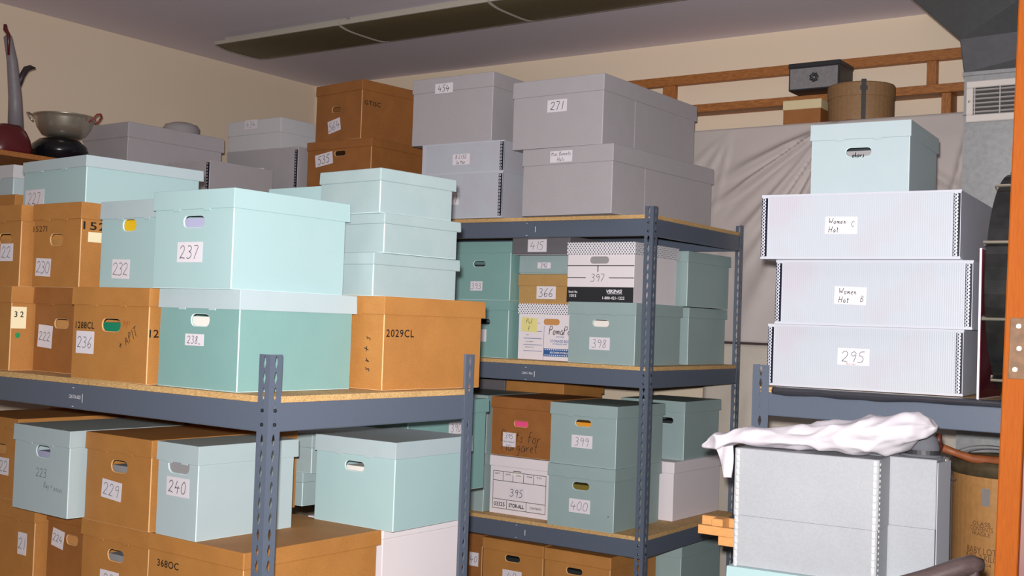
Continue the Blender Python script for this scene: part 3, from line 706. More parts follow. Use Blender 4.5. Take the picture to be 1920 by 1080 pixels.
ru = unit('grey steel shelving unit at right holding the clear plastic boxes', (-.22,3.362), 0, 1.20, .80, (SR-.002,), 1.432, fl=.052)

def beam_sticker(t, x, z, text):
    bm = type_bm(text,.010,.055) if len(text) > 1 else bmesh.new(); bmesh.ops.transform(bm,matrix=Matrix.Translation((x,.0012,z)),verts=bm.verts); 
    for a in ((x+.035,x+.0375,z-.014,z+.010),(x-.012,x-.004,z+.024,z+.0255),(x-.012,x-.004,z-.028,z-.0265)):
        bm.faces.new([bm.verts.new(p) for p in ((a[0],.0012,a[2]),(a[1],.0012,a[2]),(a[1],.0012,a[3]),(a[0],.0012,a[3]))])
    obj('printed_mark',bm,'white_ink',t)
beam_sticker(lu, -.80, SL-.016-.036, 'CON-T-PLA-160223'); beam_sticker(mu, -.58, S2-.016-.038, 'CON-T-PLA')
beam_sticker(mu, -.60, S1-.016-.034, '-'); beam_sticker(mu, -.60, S3-.016-.034, '-')

# wooden wall shelf at left (carries the pan, the tool and a grey carton)
t = tag(empty('wall_shelf', (-5.47,3.1,2.16)), 'plain wooden shelf board on the left wall, edge just visible', 'shelf')
box_obj('shelf_board', 0.002,.87,-1.05,.93,.010,.031,'wood',t)
for y in (-.9,.85):
    bm = bmesh.new(); add_box(bm,0.002,.80,y-.02,y+.02,-.03,.010); add_box(bm,0.002,.04,y-.02,y+.02,-.40,-.03)
    add_tube(bm,[(.03,y,-.36),(.70,y,-.02)],.014,8); obj('bracket',bm,'wood',t)

# ------------------------------------------------------------------ room
H = 3.05
bm = bmesh.new(); add_box(bm,-5.57,3.0,5.56,5.66,0,H+.1); struct(obj('wall_back',bm,'wall_paint'))
bm = bmesh.new(); add_box(bm,-5.57,-5.47,-2.5,5.56,0,H+.1); struct(obj('wall_left',bm,'wall_paint'))
bm = bmesh.new(); add_box(bm,-5.47,3.0,-2.5,5.56,H,H+.1); struct(obj('ceiling',bm,'ceiling_paint'))
bm = bmesh.new(); add_box(bm,-5.57,3.0,-2.5,5.66,-.1,0); struct(obj('floor',bm,'concrete'))

# ceiling light: a run of wrap-around fixtures
LX0, LY0, LY1 = -4.99, 4.28, 4.66
for k in range(4):
    x0 = LX0+.925*k; x1 = x0+.918
    t = tag(empty('ceiling_light', ((x0+x1)/2,(LY0+LY1)/2,H)), ('unlit ceiling light fixture at the left end of the row','unlit ceiling light fixture, second from the left end of the row','unlit ceiling light fixture over the 454 carton, running out of the top of the photo','unlit ceiling light fixture at the right end of the row, above the frame')[k], 'ceiling light', 'row of ceiling lights')
    hw = (LY1-LY0)/2; hx = (x1-x0)/2
    bm = bmesh.new(); prof = []
    for i in range(15):
        a = -1+2*i/14; prof.append((a*hw, -.050-.016*(1-abs(a)**4)))
    A = [bm.verts.new((-hx+.004,y,z)) for y,z in prof]; B = [bm.verts.new((hx-.004,y,z)) for y,z in prof]
    for i in range(14): bm.faces.new((A[i],A[i+1],B[i+1],B[i]))
    obj('lens',bm,'lens',t,smooth=True)
    bm = bmesh.new(); add_box(bm,-hx,hx,-hw-.004,hw+.004,-.052,-.034); add_box(bm,-hx+.01,hx-.01,-hw+.06,hw-.06,-.036,-.0008); obj('pan',bm,'fixture_rim',t)
    for s in (-1,1):
        bm = bmesh.new(); e = hx*s
        P = [bm.verts.new((e-.005*s,y*1.01,z-.003)) for y,z in prof]; Q = [bm.verts.new((e,y*1.01,z-.003)) for y,z in prof]
        for i in range(14): bm.faces.new((P[i],P[i+1],Q[i+1],Q[i]))
        bm.faces.new(Q); obj('end_cap',bm,'fixture_rim',t)

# timber shelf frame on the back wall
t = tag(empty('timber_shelf_frame', (-2.1,5.56,2.46)), 'rough timber shelf frame along the back wall above the grey tarp', 'shelf')
def tb(name,x0,x1,y0,y1,z0,z1,m='wood'):
    return box_obj(name,x0+2.1,x1+2.1,y0-5.56,y1-5.56,z0-2.46,z1-2.46,m,t,bevel=.002)
tb('top_rail',-3.3,-.95,5.515,5.558,2.818,2.866)
tb('middle_shelf',-3.3,-.95,5.44,5.558,2.649,2.689)
tb('lower_shelf',-3.3,-1.0,5.13,5.558,2.468,2.494)
tb('upright',-2.885,-2.815,5.515,5.555,2.690,2.817,'wood_upright')
tb('upright',-1.515,-1.470,5.515,5.555,2.690,2.817,'wood_upright')
tb('upright',-1.427,-1.385,5.445,5.555,2.495,2.648,'wood_upright')
tb('upright',-3.0,-2.955,5.445,5.555,2.495,2.648,'wood_upright')

# black drawer case on the frame
t = tag(empty('drawer_case', (-1.983,5.415,2.6895)), 'small black case with a silver front panel, on the timber frame', 'case')
box_obj('case_body',-.125,.125,-.095,.09,0,.128,'black_case',t,bevel=.003)
box_obj('lid',-.128,.128,-.098,.093,.108,.131,'black_case',t,bevel=.003)
box_obj('front_panel',-.116,.116,-.100,-.0955,.006,.103,'silver_front',t)
bm = bmesh.new()
for k in range(7):
    a = k*.9; add_tube(bm,[(.004+.018*math.cos(a),-.104,.055+.018*math.sin(a)),(.004+.022*math.cos(a+1),-.106,.055+.022*math.sin(a+1)),(.004+.008*math.cos(a+2),-.104,.055+.008*math.sin(a+2))],.0035,6)
obj('ornament',bm,'black_case',t)
# small cream and brown box
t = tag(empty('small_box', (-1.990,5.34,2.4945)), 'small brown box with a cream lid, left of the round hat box', 'box')
box_obj('body',-.092,.088,-.14,.095,0,.090,'dark_brown_board',t); box_obj('lid',-.095,.091,-.143,.098,.080,.124,'cream_board',t,bevel=.002)
# round hat box with strap
t = tag(empty('hat_box', (-1.735,5.262,2.4945)), 'round tan hat box with a dark strap, below the black case', 'hat box')
bm = bmesh.new(); add_lathe(bm,[(0,0),(.143,0),(.146,.02),(.146,.120),(0,.120)],40); obj('body',bm,'hatbox_tan',t,smooth=False)
bm = bmesh.new(); add_lathe(bm,[(.1475,.108),(.150,.11),(.150,.165),(.146,.171),(0,.173)],40); obj('lid',bm,'hatbox_tan',t,smooth=False)
bm = bmesh.new(); add_box(bm,-.010,.010,-.1545,-.150,0,.178); add_box(bm,-.010,.010,-.152,.152,.1735,.178); add_box(bm,-.016,.016,-.158,-.1545,.13,.148); obj('strap',bm,'strap_dark',t)
bpy.data.objects[t.name].rotation_euler.z = R(22)

# grey tarp and the pale cloth below it
def sheet(name, x0,x1,z0,z1,y, amp, seed, m, folds, nx=150, nz=90):
    bm = bmesh.new(); g = []
    for j in range(nz+1):
        row = []
        for i in range(nx+1):
            u, v = i/nx, j/nz; x = x0+(x1-x0)*u; z = z0+(z1-z0)*v
            dy = 0
            for fx, fz, ang, wl, am, ex in folds:
                d = (x-fx)*math.cos(ang)+(z-fz)*math.sin(ang); s = -(x-fx)*math.sin(ang)+(z-fz)*math.cos(ang)
                q = d/(wl*(.30+abs(s)*.9)); dy += am*math.exp(-q*q)*math.exp(-((s)/ex)**2)*min(1, abs(s)*6)
            dy += amp*noise.noise(Vector((x*2.2+seed, z*1.6, seed)))+amp*.5*abs(noise.noise(Vector((x*3+z*3, z*2.4-x*2, seed+3))))
            dy *= min(1,(1-v)*9+.15)*(1 if x > -2.22 else max(.3, 1-(-2.22-x)*5))
            row.append(bm.verts.new((x-(x0+x1)/2, -abs(dy), z-z0)))
        g.append(row)
    for j in range(nz):
        for i in range(nx): bm.faces.new((g[j][i],g[j][i+1],g[j+1][i+1],g[j+1][i]))
    o = obj(name,bm,m,smooth=True); o.location = ((x0+x1)/2,y,z0)
    md = o.modifiers.new('weave','SOLIDIFY'); md.thickness = .001; md.offset = 1
    return o
fl = []
for fx, angs, am in ((-1.76,(-56,-34,-14,6,16,26,35,43,51,59,67),.075),(-1.20,(-38,-22,-6,12),.045),(-2.30,(12,30,48),.04)):
    for k, a in enumerate(angs): fl.append((fx, 2.50, R(a*-1), .024+.010*(k%3), am*(.7+.3*((k*7)%4)/3), .55+.22*(k%2)))
o = sheet('hanging_tarp',-3.2,-1.0,1.482,2.493,5.125,.030,2.3,'grey_tarp',fl)
tag(o,'grey plastic tarp hanging from the timber frame behind the shelving','tarp')
o = sheet('hanging_cloth',-2.45,-.2,.30,1.47,5.20,.030,7.7,'pale_cloth',[(-2.2,1.4,R(k*25-50),.08,.02,.5) for k in range(5)],nx=90,nz=60)
tag(o,'pale beige cloth hanging below the grey tarp','cloth')
# rail that carries the lower cloth
o = box_obj('hanging_rail',-2.6,-.2,5.205,5.245,1.452,1.482,'dark_wood'); tag(o,'dark wooden rail from which the pale beige cloth hangs','rail')
# red cloth strip by the duct
bm = bmesh.new(); g = []
for j in range(13):
    z = 2.30-.055*j; row = [bm.verts.new((-.010-.018*min(1,j/6)+.032*i/4*(.4+.6*min(1,j/5)), .006*math.sin(i*1.4+j*.5), z-2.0)) for i in range(5)]; g.append(row)
for j in range(12):
    for i in range(4): bm.faces.new((g[j][i],g[j][i+1],g[j+1][i+1],g[j+1][i]))
add_tube(bm,[(0,0,.30),(0,.175,.486)],.002,6)
o = obj('cloth_strip',bm,'red_cloth'); o.location = (-1.178,4.95,2.0); md = o.modifiers.new('weave','SOLIDIFY'); md.thickness = .003
tag(o,'narrow strip of red cloth hanging beside the metal duct','cloth')

# ------------------------------------------------------------------ air duct
t = tag(empty('air_duct', (-.75,4.60,0)), 'galvanised sheet metal air duct rising to the ceiling at right', 'duct')
def P(x,y,z): return (x+.75,y-4.60,z)
box_obj('riser',-.373,.45,0,.45,0,2.535,'zinc',t)
bm = bmesh.new(); add_box(bm,-.378,.455,-.005,.455,2.530,2.546); add_box(bm,-.376,.453,-.003,.453,2.38,2.383); obj('seam_collar',bm,'zinc',t,bevel=.002)
bm = bmesh.new()
F = [P(-1.125,4.60,2.540),P(-.30,4.60,2.540),P(-.30,4.52,2.68),P(-1.142,4.595,2.672),P(-1.53,4.58,3.05),P(-.98,4.40,3.05),P(-.30,4.25,3.05)]
Bk = [P(x-.75,5.05,z) for x,z in ((-1.125+.75,2.540),(-.30+.75,2.540),(-.30+.75,2.68),(-1.142+.75,2.672),(-1.53+.75,3.05),(-.98+.75,3.05),(-.30+.75,3.05))]
Bk = [(f[0],.45,f[2]) for f in F]
a = [bm.verts.new(p) for p in F]; c = [bm.verts.new(p) for p in Bk]
for f in ((0,1,2,3),(3,5,4),(3,2,6,5)): bm.faces.new([a[i] for i in f])
for f in ((0,1,2,3),(3,5,4),(3,2,6,5)): bm.faces.new([c[i] for i in f][::-1])
for i,j in ((0,1),(1,2),(2,6),(6,5),(5,4),(4,3),(3,0)): bm.faces.new((a[i],c[i],c[j],a[j]))
obj('elbow',bm,'dark_zinc',t,bevel=.004)
# register
vx0, vx1, vz0, vz1 = -1.113+.75, -.80+.75, 2.352, 2.508
bm = bmesh.new(); add_box(bm,vx0,vx1,-.010,-.001,vz0,vz0+.028); add_box(bm,vx0,vx1,-.010,-.001,vz1-.026,vz1); add_box(bm,vx0,vx0+.026,-.010,-.001,vz0+.028,vz1-.026); add_box(bm,vx1-.026,vx1,-.010,-.001,vz0+.028,vz1-.026)
rf = obj('register',bm,'register_paint',t,bevel=.003)
box_obj('register_throat',vx0+.026,vx1-.026,-.0022,-.0012,vz0+.028,vz1-.026,'black_void',rf)
for k in range(6):
    z = vz0+.036+.0165*k; bm = bmesh.new()
    add_box(bm,vx0+.027,vx1-.027,-.008,.004,-.0015,.0015,M=Matrix.Translation((0,0,z)) @ Matrix.Rotation(R(-28),4,'X')); obj('slat',bm,'register_slat',rf)
box_obj('slat_bar',vx0+.120,vx0+.124,-.010,-.006,vz0+.028,vz1-.026,'register_slat',rf); box_obj('slat_bar',vx0+.030,vx0+.034,-.010,-.006,vz0+.028,vz1-.026,'register_slat',rf)
for z in (.5,):
    bm = bmesh.new(); add_lathe(bm,[(.005,0),(.004,.002),(0,.003)],10); bmesh.ops.transform(bm,matrix=Matrix.Translation((vx0+.013,-.0101,(vz0+vz1)/2)) @ Matrix.Rotation(R(90),4,'X'),verts=bm.verts); obj('screw',bm,'screw',rf)

# ------------------------------------------------------------------ door jamb with hinge at right
d = struct(empty('door_1', (-.4435,2.126,0)), 'orange wooden door edge at the right of the photo')
axis = Vector((.0235,-.0195,.985)); axis /= axis.z
def jamb(name, u0,u1, v0,v1, z0,z1, m, par, bev=.002):
    """u along the camera's right, v away from it; leans slightly as the open door does"""
    rt = Vector((.9833,.1822,0)).normalized(); fw = Vector((-.1822,.9833,0)).normalized(); bm = bmesh.new()
    add_box(bm,u0,u1,v0,v1,z0,z1)
    for q in bm.verts: q.co = rt*q.co.x + fw*q.co.y + Vector((axis.x,axis.y,1))*0 + Vector((axis.x*(q.co.z-1.53), axis.y*(q.co.z-1.53), q.co.z))
    return obj(name,bm,m,par,bevel=bev)
jamb('door_edge',0,.0365,0,.10,0,2.75,'door_wood',d)
jamb('door_panel',.037,.75,.006,.040,0,2.75,'red_wood',d)
hg = jamb('hinge',.0085,.036,-.0016,.0004,1.466,1.570,'hinge_brass',d,bev=.0006)
for (u,z) in ((.022,1.556),(.024,1.518),(.019,1.482)):
    bm = bmesh.new(); add_lathe(bm,[(.0048,0),(.004,.0012),(0,.0016)],12); add_box(bm,-.0042,.0042,-.0006,.0006,.0012,.0021)
    rt = Vector((.9833,.1822,0)); fw = Vector((-.1822,.9833,0))
    p = rt*u - fw*.0017 + Vector((axis.x*(z-1.53),axis.y*(z-1.53),z))
    bmesh.ops.transform(bm,matrix=Matrix.Translation(p) @ Matrix.Rotation(R(10.5),4,'Z') @ Matrix.Rotation(R(90),4,'X') @ Matrix.Rotation(R(40),4,'Z'),verts=bm.verts); obj('screw',bm,'screw',hg)

# ------------------------------------------------------------------ right unit: framed picture, bass drum, plastic wrap
t = tag(empty('picture_frame', (-.768,3.50,SR)), 'thin white-edged panel with a dark red face, standing between boxes and drum', 'picture')
box_obj('frame',-.004,.0015,-.125,.13,0,.415,'frame_white',t); box_obj('panel',.0016,.004,-.123,.128,.002,.413,'frame_red',t)
t = tag(empty('bass_drum', (-.498,3.52,SR+.318)), 'black bass drum with chrome tension rods, on its rim behind the door edge', 'drum')
def ring(bm, x0,x1,r0,r1,n=56,mi=0):
    vs=[]
    for x,r in ((x0,r0),(x0,r1),(x1,r1),(x1,r0)): vs.append([bm.verts.new((x,r*math.cos(2*math.pi*i/n),r*math.sin(2*math.pi*i/n))) for i in range(n)])
    for k in range(4):
        a,b_=vs[k],vs[(k+1)%4]
        for i in range(n): bm.faces.new((a[i],a[(i+1)%n],b_[(i+1)%n],b_[i])).material_index=mi
bm = bmesh.new(); ring(bm,-.222,-.158,.295,.314); obj('hoop',bm,'drum_black',t)
bm = bmesh.new(); ring(bm,-.158,-.135,.295,.309); obj('band',bm,'drum_brown',t)
bm = bmesh.new(); ring(bm,-.135,.158,.292,.303); obj('shell',bm,'drum_silver',t)
bm = bmesh.new(); ring(bm,.158,.222,.295,.314); obj('hoop',bm,'drum_black',t)
for x in (-.215,.215):
    bm = bmesh.new(); vs=[bm.verts.new((x,.294*math.cos(2*math.pi*i/56),.294*math.sin(2*math.pi*i/56))) for i in range(56)]; bm.faces.new(vs); obj('drum_head',bm,'label_paper',t)
for k in range(10):
    a = 2*math.pi*(k+.5)/10; r = .324; y, z = r*math.cos(a), r*math.sin(a); q = .958
    if z < -.29: continue
    bm = bmesh.new(); add_tube(bm,[(-.226,y*q,z*q),(-.228,y,z),(.228,y,z),(.226,y*q,z*q)],.0042,8); obj('tension_rod',bm,'chrome',t)
# plastic wrap over the beam
bm = bmesh.new(); g=[]
nx=90
for i in range(nx+1):
    u=i/nx; x=-1.355+u*1.06
    sag=.007+.003*math.sin(u*9)+.005*noise.noise(Vector((u*11,0,0)))
    pts=[(3.400,SR-.0008),(3.362,SR-.0005),(3.355,SR-.004-.2*sag),(3.351-.003*math.sin(u*40),SR-.008-sag*.5),(3.354,SR-.011-sag*.8),(3.358,SR-.014-sag)]
    g.append([bm.verts.new((x+.825,y-3.36+.0015*noise.noise(Vector((u*40,j*2.,1))),z-SR)) for j,(y,z) in enumerate(pts)])
for i in range(nx):
    for j in range(5): bm.faces.new((g[i][j],g[i+1][j],g[i+1][j+1],g[i][j+1]))
o = obj('plastic_wrap',bm,'clear_wrap',smooth=True); o.location=(-.825,3.36,SR); md=o.modifiers.new('film','SOLIDIFY'); md.thickness=.0006
tag(o,'glossy clear plastic wrap hanging over the beam below the 295 box','plastic wrap')

# ------------------------------------------------------------------ white cloth on the grey boxes
TZ = .892+.3205
prof = [(-1.440,1.196,1.214,.012),(-1.420,1.190,1.243,.03),(-1.385,1.186,1.256,.045),(-1.340,1.205,1.270,.05),(-1.305,1.2135,1.272,.055),(-1.26,TZ,1.268,.06),(-1.21,TZ,1.276,.07),(-1.16,TZ,1.287,.075),(-1.10,TZ,1.302,.08),(-1.04,TZ,1.316,.085),(-.98,TZ,1.328,.09),(-.93,TZ,1.336,.095),(-.885,1.222,1.341,.085),(-.850,1.248,1.342,.075),(-.822,1.270,1.332,.055),(-.806,1.290,1.312,.025)]
def lerp_prof(x):
    for a,b_ in zip(prof,prof[1:]):
        if a[0] <= x <= b_[0]:
            f=(x-a[0])/(b_[0]-a[0]); return [a[k]+(b_[k]-a[k])*f for k in range(1,4)]
    return list(prof[-1][1:])
bm = bmesh.new(); rings=[]; nL, nR = 150, 56
for i in range(nL+1):
    x=prof[0][0]+(prof[-1][0]-prof[0][0])*i/nL; zb,zt,hw=lerp_prof(x); cy=3.085+(x+1.12)*.06; cz=(zb+zt)/2; hz=(zt-zb)/2
    rg=[]
    for k in range(nR):
        a=2*math.pi*k/nR; c_,s_=math.cos(a),math.sin(a)
        p=Vector((x,cy+hw*math.copysign(abs(c_)**.8,c_),cz+hz*math.copysign(abs(s_)**.8,s_)))
        r1=.5-abs(noise.noise(Vector((p.x*7+p.z*9,p.y*8,p.z*15-p.x*3+3))))
        r2=.5-abs(noise.noise(Vector((p.x*15-p.z*17,p.y*14,p.z*22+8))))
        r3=noise.noise(Vector((p.x*5,p.y*5,p.z*5+1)))
        d_=.030*r1+.016*r2+.008*r3-.024
        nrm=Vector((0,c_,s_)); p+=nrm*d_*min(1,hz/.025)
        if x > -1.31 and p.z < TZ: p.z=TZ+.0006
        rg.append(bm.verts.new(p))
    rings.append(rg)
for a,b_ in zip(rings,rings[1:]):
    for k in range(nR): bm.faces.new((a[k],a[(k+1)%nR],b_[(k+1)%nR],b_[k]))
bm.faces.new(rings[0]); bm.faces.new(rings[-1][::-1])
# loose corner hanging down at the left
g=[]
for j in range(8):
    v=j/7; row=[]
    for i in range(6):
        u=i/5; x=-1.388+.052*u*(1-.55*v)+.022*v; z=1.214-.092*v-.012*(1-u)*(1-v); y=3.085-.045+.006*math.sin(u*6+v*4)+.012*v
        row.append(bm.verts.new((x,y,z)))
    g.append(row)
for j in range(7):
    for i in range(5): bm.faces.new((g[j][i],g[j][i+1],g[j+1][i+1],g[j+1][i]))
ox=(-1.12,3.085,TZ)
for v in bm.verts: v.co-=Vector(ox)
o=obj('crumpled_cloth',bm,'white_cloth',smooth=True); o.location=ox
tag(o,'crumpled white cloth bundle draped on the grey drop-front boxes','cloth')
# grey felt hat behind the cloth
t = tag(empty('felt_hat', (-.880,3.238,TZ)), 'dark grey felt hat half hidden behind the white cloth', 'hat')
bm = bmesh.new(); add_lathe(bm,[(0,0),(.060,0),(.060,.004),(.052,.006),(.050,.03),(.044,.05),(.028,.060),(0,.058)],28)
for v in bm.verts: v.co.x*=.95; v.co.y*=.72
obj('crown',bm,'felt_dark',t,smooth=True)
bm = bmesh.new(); add_lathe(bm,[(.0525,.006),(.0525,.018),(.050,.018)],28)
for v in bm.verts: v.co.x*=.955; v.co.y*=.725
obj('hat_band',bm,'black_case',t)

# ------------------------------------------------------------------ fibre drum, tool handle, wire
t = tag(empty('fibre_drum', (-.745,3.86,0)), 'tall brown fibre drum with a steel rim, under the right shelf', 'drum')
bm = bmesh.new(); add_lathe(bm,[(0,0),(.196,0),(.199,.02),(.199,1.145),(0,1.145)],56); obj('body',bm,'fibre_brown',t,smooth=False)
bm = bmesh.new(); add_lathe(bm,[(.199,1.122),(.206,1.124),(.207,1.150),(.204,1.166),(.196,1.168),(.190,1.160)],56); obj('rim',bm,'rim_steel',t,smooth=True)
bm = bmesh.new(); add_lathe(bm,[(.192,1.156),(.15,1.152),(0,1.150)],56); obj('lid',bm,'drum_lid',t)
def wrap(bm, ang, z, r):
    for v in bm.verts:
        a = ang + v.co.x/r; v.co = Vector((r*math.cos(a), r*math.sin(a), z+v.co.z))
    return bm
A0 = R(-112)
for txt,dz,hh,w_ in (('GLASS',.985,.012,.06),('CONTENTS',.970,.014,.075),('FRAGILE',.955,.012,.06),('BABY LOT',.905,.020,.10),('INDL 2 KILO',.885,.018,.11),('NO 104',.866,.010,.07)):
    obj('stamped_text',wrap(type_bm(txt,hh,w_),A0,dz,.1996),'faded_ink',t)
bm=bmesh.new(); add_box(bm,-.014,.014,-.002,.002,-.026,.026); 
for v in bm.verts: pass
bmv=wrap(bm,R(-108),1.065,.201); obj('clip',bmv,'register_slat',t)
o = bmesh.new(); add_tube(o,[(-.927,3.63,1.205),(-.89,3.652,1.190),(-.85,3.672,1.176),(-.79,3.70,1.172),(-.755,3.74,1.170)],[.012,.011,.013,.014,.013],12)
tt = tag(empty('wooden_tool', (-.85,3.68,1.17)), 'turned wooden handle with a dark knob, lying across the fibre drum', 'tool')
for v in o.verts: v.co-=Vector((-.85,3.68,1.17))
obj('shaft',o,'handle_wood',tt,smooth=True)
bm=bmesh.new(); add_tube(bm,[(-.955,3.612,1.198),(-.946,3.618,1.204),(-.935,3.626,1.207),(-.925,3.631,1.204)],[.008,.016,.017,.012],12); add_tube(bm,[(-.936,3.626,1.21),(-.934,3.628,1.245)],[.012,.008],10)
for v in bm.verts: v.co-=Vector((-.85,3.68,1.17))
obj('knob',bm,'red_wood',tt,smooth=True)
bm=bmesh.new()
def arc(cx,cy,cz,rx,rz,a0,a1,tilt,n=24):
    return [(cx+rx*math.cos(R(a0+(a1-a0)*i/n)), cy+tilt*math.sin(R(a0+(a1-a0)*i/n)), cz+rz*math.sin(R(a0+(a1-a0)*i/n))) for i in range(n+1)]
add_tube(bm,arc(0,0,0,.105,.040,200,-20,.03),.0016,6); add_tube(bm,arc(.01,.01,-.006,.095,.034,190,-10,.05),.0014,6)
add_tube(bm,arc(-.095,-.02,-.03,.018,.040,60,300,.01),.0014,6); add_tube(bm,arc(.085,.0,.01,.022,.016,0,360,.0),.0014,6)
wo=obj('wire_bail',bm,'tool_dark'); wo.location=(-.815,3.735,1.1705); tag(wo,'bent wire handle standing up from the top of the fibre drum','wire')

# ------------------------------------------------------------------ pale wooden rack behind the grey boxes
t = tag(empty('wooden_rack', (-1.33,3.25,0)), 'pale wooden bars sticking out left of the grey drop-front boxes', 'rack')
def rb(n_,x0,x1,y0,y1,z0,z1,M=None):
    bm=bmesh.new(); add_box(bm,x0+1.33,x1+1.33,y0-3.25,y1-3.25,z0,z1,M=M); return obj(n_,bm,'pale_wood',t,bevel=.0015)
rb('front_bar',-1.510,-1.345,3.196,3.214,.929,.955); rb('lower_block',-1.446,-1.355,3.199,3.213,.902,.9285); rb('rear_bar',-1.530,-1.345,3.265,3.285,.945,.972)
rb('cross_bar',-1.475,-1.440,3.2145,3.2645,.945,.975)
rb('leg',-1.392,-1.362,3.2145,3.2640,0,.944)

# ------------------------------------------------------------------ dark chair arm at the bottom right
t = tag(empty('wooden_armchair', (-.56,2.30,0)), 'dark wooden chair arm at the bottom right, by the door edge', 'chair')
bm = bmesh.new()
add_tube(bm,[(-.80+.56,2.145-2.30,1.020),(-.72+.56,2.20-2.30,1.038),(-.66+.56,2.238-2.30,1.056),(-.60+.56,2.278-2.30,1.078),(-.555+.56,2.308-2.30,1.099),(-.53+.56,2.325-2.30,1.108),(-.516+.56,2.334-2.30,1.107)],[.017,.017,.018,.019,.019,.018,.012],16)
obj('arm_rest',bm,'dark_wood',t,smooth=True)
bm=bmesh.new(); add_box(bm,.018,.040,.012,.034,0,1.10); obj('arm_post',bm,'dark_wood',t,bevel=.003)
bm=bmesh.new(); add_box(bm,-.225,-.200,-.150,-.125,0,1.03); obj('arm_post',bm,'dark_wood',t,bevel=.003)
bm=bmesh.new(); add_tube(bm,[(-.21,-.137,.42),(.028,.022,.42)],.012,10); obj('side_rail',bm,'dark_wood',t)

# ------------------------------------------------------------------ things on the wall shelf
WZ = 2.1915
t = tag(empty('roasting_pan', (-4.852,3.262,WZ)), 'black lidded roasting pan under the metal two-handled pan', 'pan')
bm=bmesh.new(); add_lathe(bm,[(0,0),(.10,0),(.118,.012),(.128,.06),(.130,.066),(.12,.095),(.09,.120),(.03,.133),(0,.134)],36); obj('body',bm,'black_enamel',t,smooth=True)
bm=bmesh.new(); add_tube(bm,[(-.118,-.03,.066),(-.150,-.028,.074),(-.160,0,.076),(-.150,.028,.074),(-.118,.03,.066)],.008,8); obj('handle',bm,'black_enamel',t,smooth=True)
t = tag(empty('two_handled_pan', (-4.836,3.270,WZ+.134)), 'round metal pan with two wire handles on the left wall shelf', 'pan')
bm=bmesh.new(); add_lathe(bm,[(0,0.0005),(.070,0),(.098,.012),(.120,.045),(.130,.080),(.136,.094),(.140,.097),(.138,.100),(.133,.098),(.126,.080),(.115,.048),(.092,.018),(0,.006)],44); obj('bowl',bm,'aluminium',t,smooth=True)
for a,mm in ((-148,'aluminium'),(32,'red_wire')):
    bm=bmesh.new(); add_tube(bm,[(.132,-.034,.070),(.150,-.034,.086),(.166,-.028,.108),(.172,0,.114),(.166,.028,.108),(.150,.034,.086),(.132,.034,.070)],.0042,8)
    h_=obj('handle',bm,mm,t,smooth=True); h_.rotation_euler=(0,0,R(a))
# grey-shafted tool with a dark red base
t = tag(empty('upright_cleaner', (-4.85,3.02,WZ)), 'grey shaft with a side lever on a dark red base, far left', 'appliance')
bm=bmesh.new()
sec=[(.0,.10,.075),(.05,.098,.075),(.09,.088,.068),(.125,.072,.055),(.150,.048,.04)]
rings=[]
for z,hy,hx in sec:
    rings.append([bm.verts.new((hx*c_,(-.02+hy*s_ if True else 0),z)) for c_,s_ in [(math.copysign(abs(math.cos(2*math.pi*k/20))**.6,math.cos(2*math.pi*k/20)),math.copysign(abs(math.sin(2*math.pi*k/20))**.6,math.sin(2*math.pi*k/20))) for k in range(20)]])
for a,b_ in zip(rings,rings[1:]):
    for k in range(20): bm.faces.new((a[k],a[(k+1)%20],b_[(k+1)%20],b_[k]))
bm.faces.new(rings[0]); bm.faces.new(rings[-1]); obj('base_housing',bm,'tool_red',t,smooth=True)
bm=bmesh.new(); add_tube(bm,[(0,.015,.135),(0,.005,.28),(0,-.018,.44),(0,-.045,.545),(0,-.050,.55)],[.034,.029,.023,.018,.012],14); obj('shaft',bm,'tool_grey',t,smooth=True)
bm=bmesh.new(); add_tube(bm,[(0,.020,.335),(0,.034,.385),(0,.052,.418),(0,.074,.430),(0,.098,.432)],[.010,.013,.014,.011,.003],10); obj('lever',bm,'tool_dark',t,smooth=True)
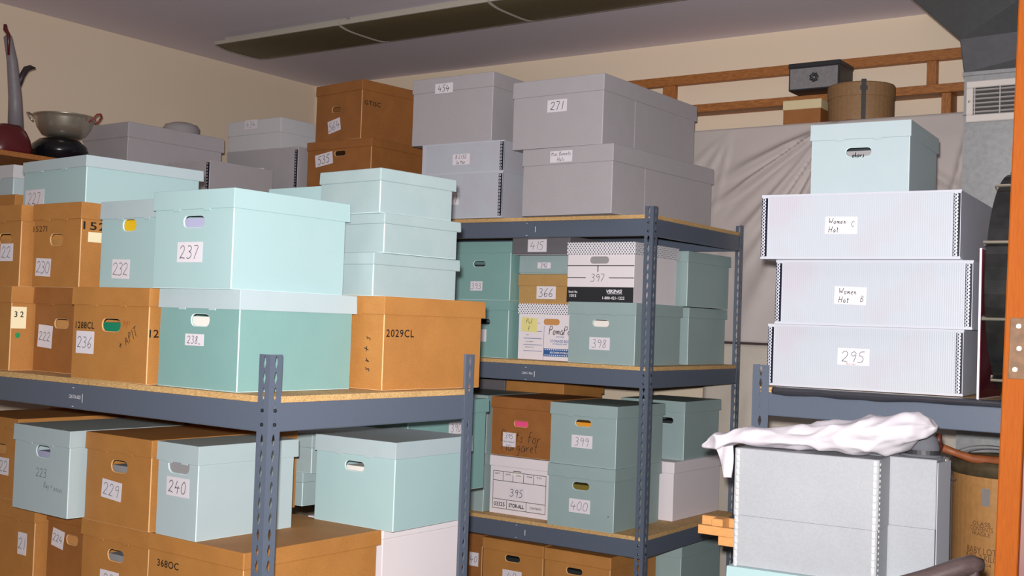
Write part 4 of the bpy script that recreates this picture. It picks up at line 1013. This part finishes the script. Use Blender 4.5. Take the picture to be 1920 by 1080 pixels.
bm=bmesh.new(); add_tube(bm,[(.018,-.048,.46),(.018,-.052,.55),(.0,-.058,.575),(0,-.060,.597)],[.005,.008,.010,.007],10); obj('grip',bm,'tool_red',t,smooth=True)
# round tin behind the long grey carton
t = tag(empty('round_tin', (-5.36,4.38,1.9905)), 'tall round grey tin peeping over the long grey carton by the left wall', 'tin')
bm=bmesh.new(); add_lathe(bm,[(0,0),(.10,0),(.10,.56),(0,.56)],36); obj('body',bm,'grey_board',t)
bm=bmesh.new(); add_lathe(bm,[(.103,.53),(.103,.585),(.09,.605),(.05,.618),(0,.620)],36); obj('lid',bm,'grey_board',t,smooth=True)

# ------------------------------------------------------------------ light: the camera's flash, plus a weak, even world fill added for bounced light
def arealight(name, loc, target, size, power, col):
    l = bpy.data.lights.new(name,'AREA'); l.energy=power; l.size=size; l.color=col
    o = bpy.data.objects.new(name,l); C.objects.link(o); o.location=loc
    o.rotation_euler=(Vector(target)-Vector(loc)).to_track_quat('-Z','Y').to_euler(); return o
fwd = Vector((-.56844,.82216,.03054)); rgt = Vector((.82265,.56748,.03488)); upv = Vector((-.01135,-.04495,.99892))
cam_loc = Vector((0,0,1.53))
fl_loc = cam_loc - rgt*.022 + upv*.060
fo = arealight('flash', fl_loc, fl_loc+fwd*4+rgt*.28, .04, 97, (1,.985,.975)); fo.data.spread = R(125)
w = bpy.data.worlds.new('bounce_fill'); bpy.context.scene.world = w; w.use_nodes = True
w.node_tree.nodes['Background'].inputs[0].default_value = (1,.95,.93,1); w.node_tree.nodes['Background'].inputs[1].default_value = .075

# ------------------------------------------------------------------ camera
cd = bpy.data.cameras.new('camera'); co = bpy.data.objects.new('camera',cd); C.objects.link(co)
cd.sensor_width = 36; cd.lens = 36*2192.5/1920; cd.clip_start = .05
M3 = Matrix((rgt,upv,-fwd)).transposed()
co.matrix_world = Matrix.Translation(cam_loc) @ M3.to_4x4()
bpy.context.scene.camera = co
vs = bpy.context.scene.view_settings
vs.view_transform='Standard'; vs.look='None'; vs.exposure=0.0; vs.gamma=1.0; vs.use_curve_mapping=False
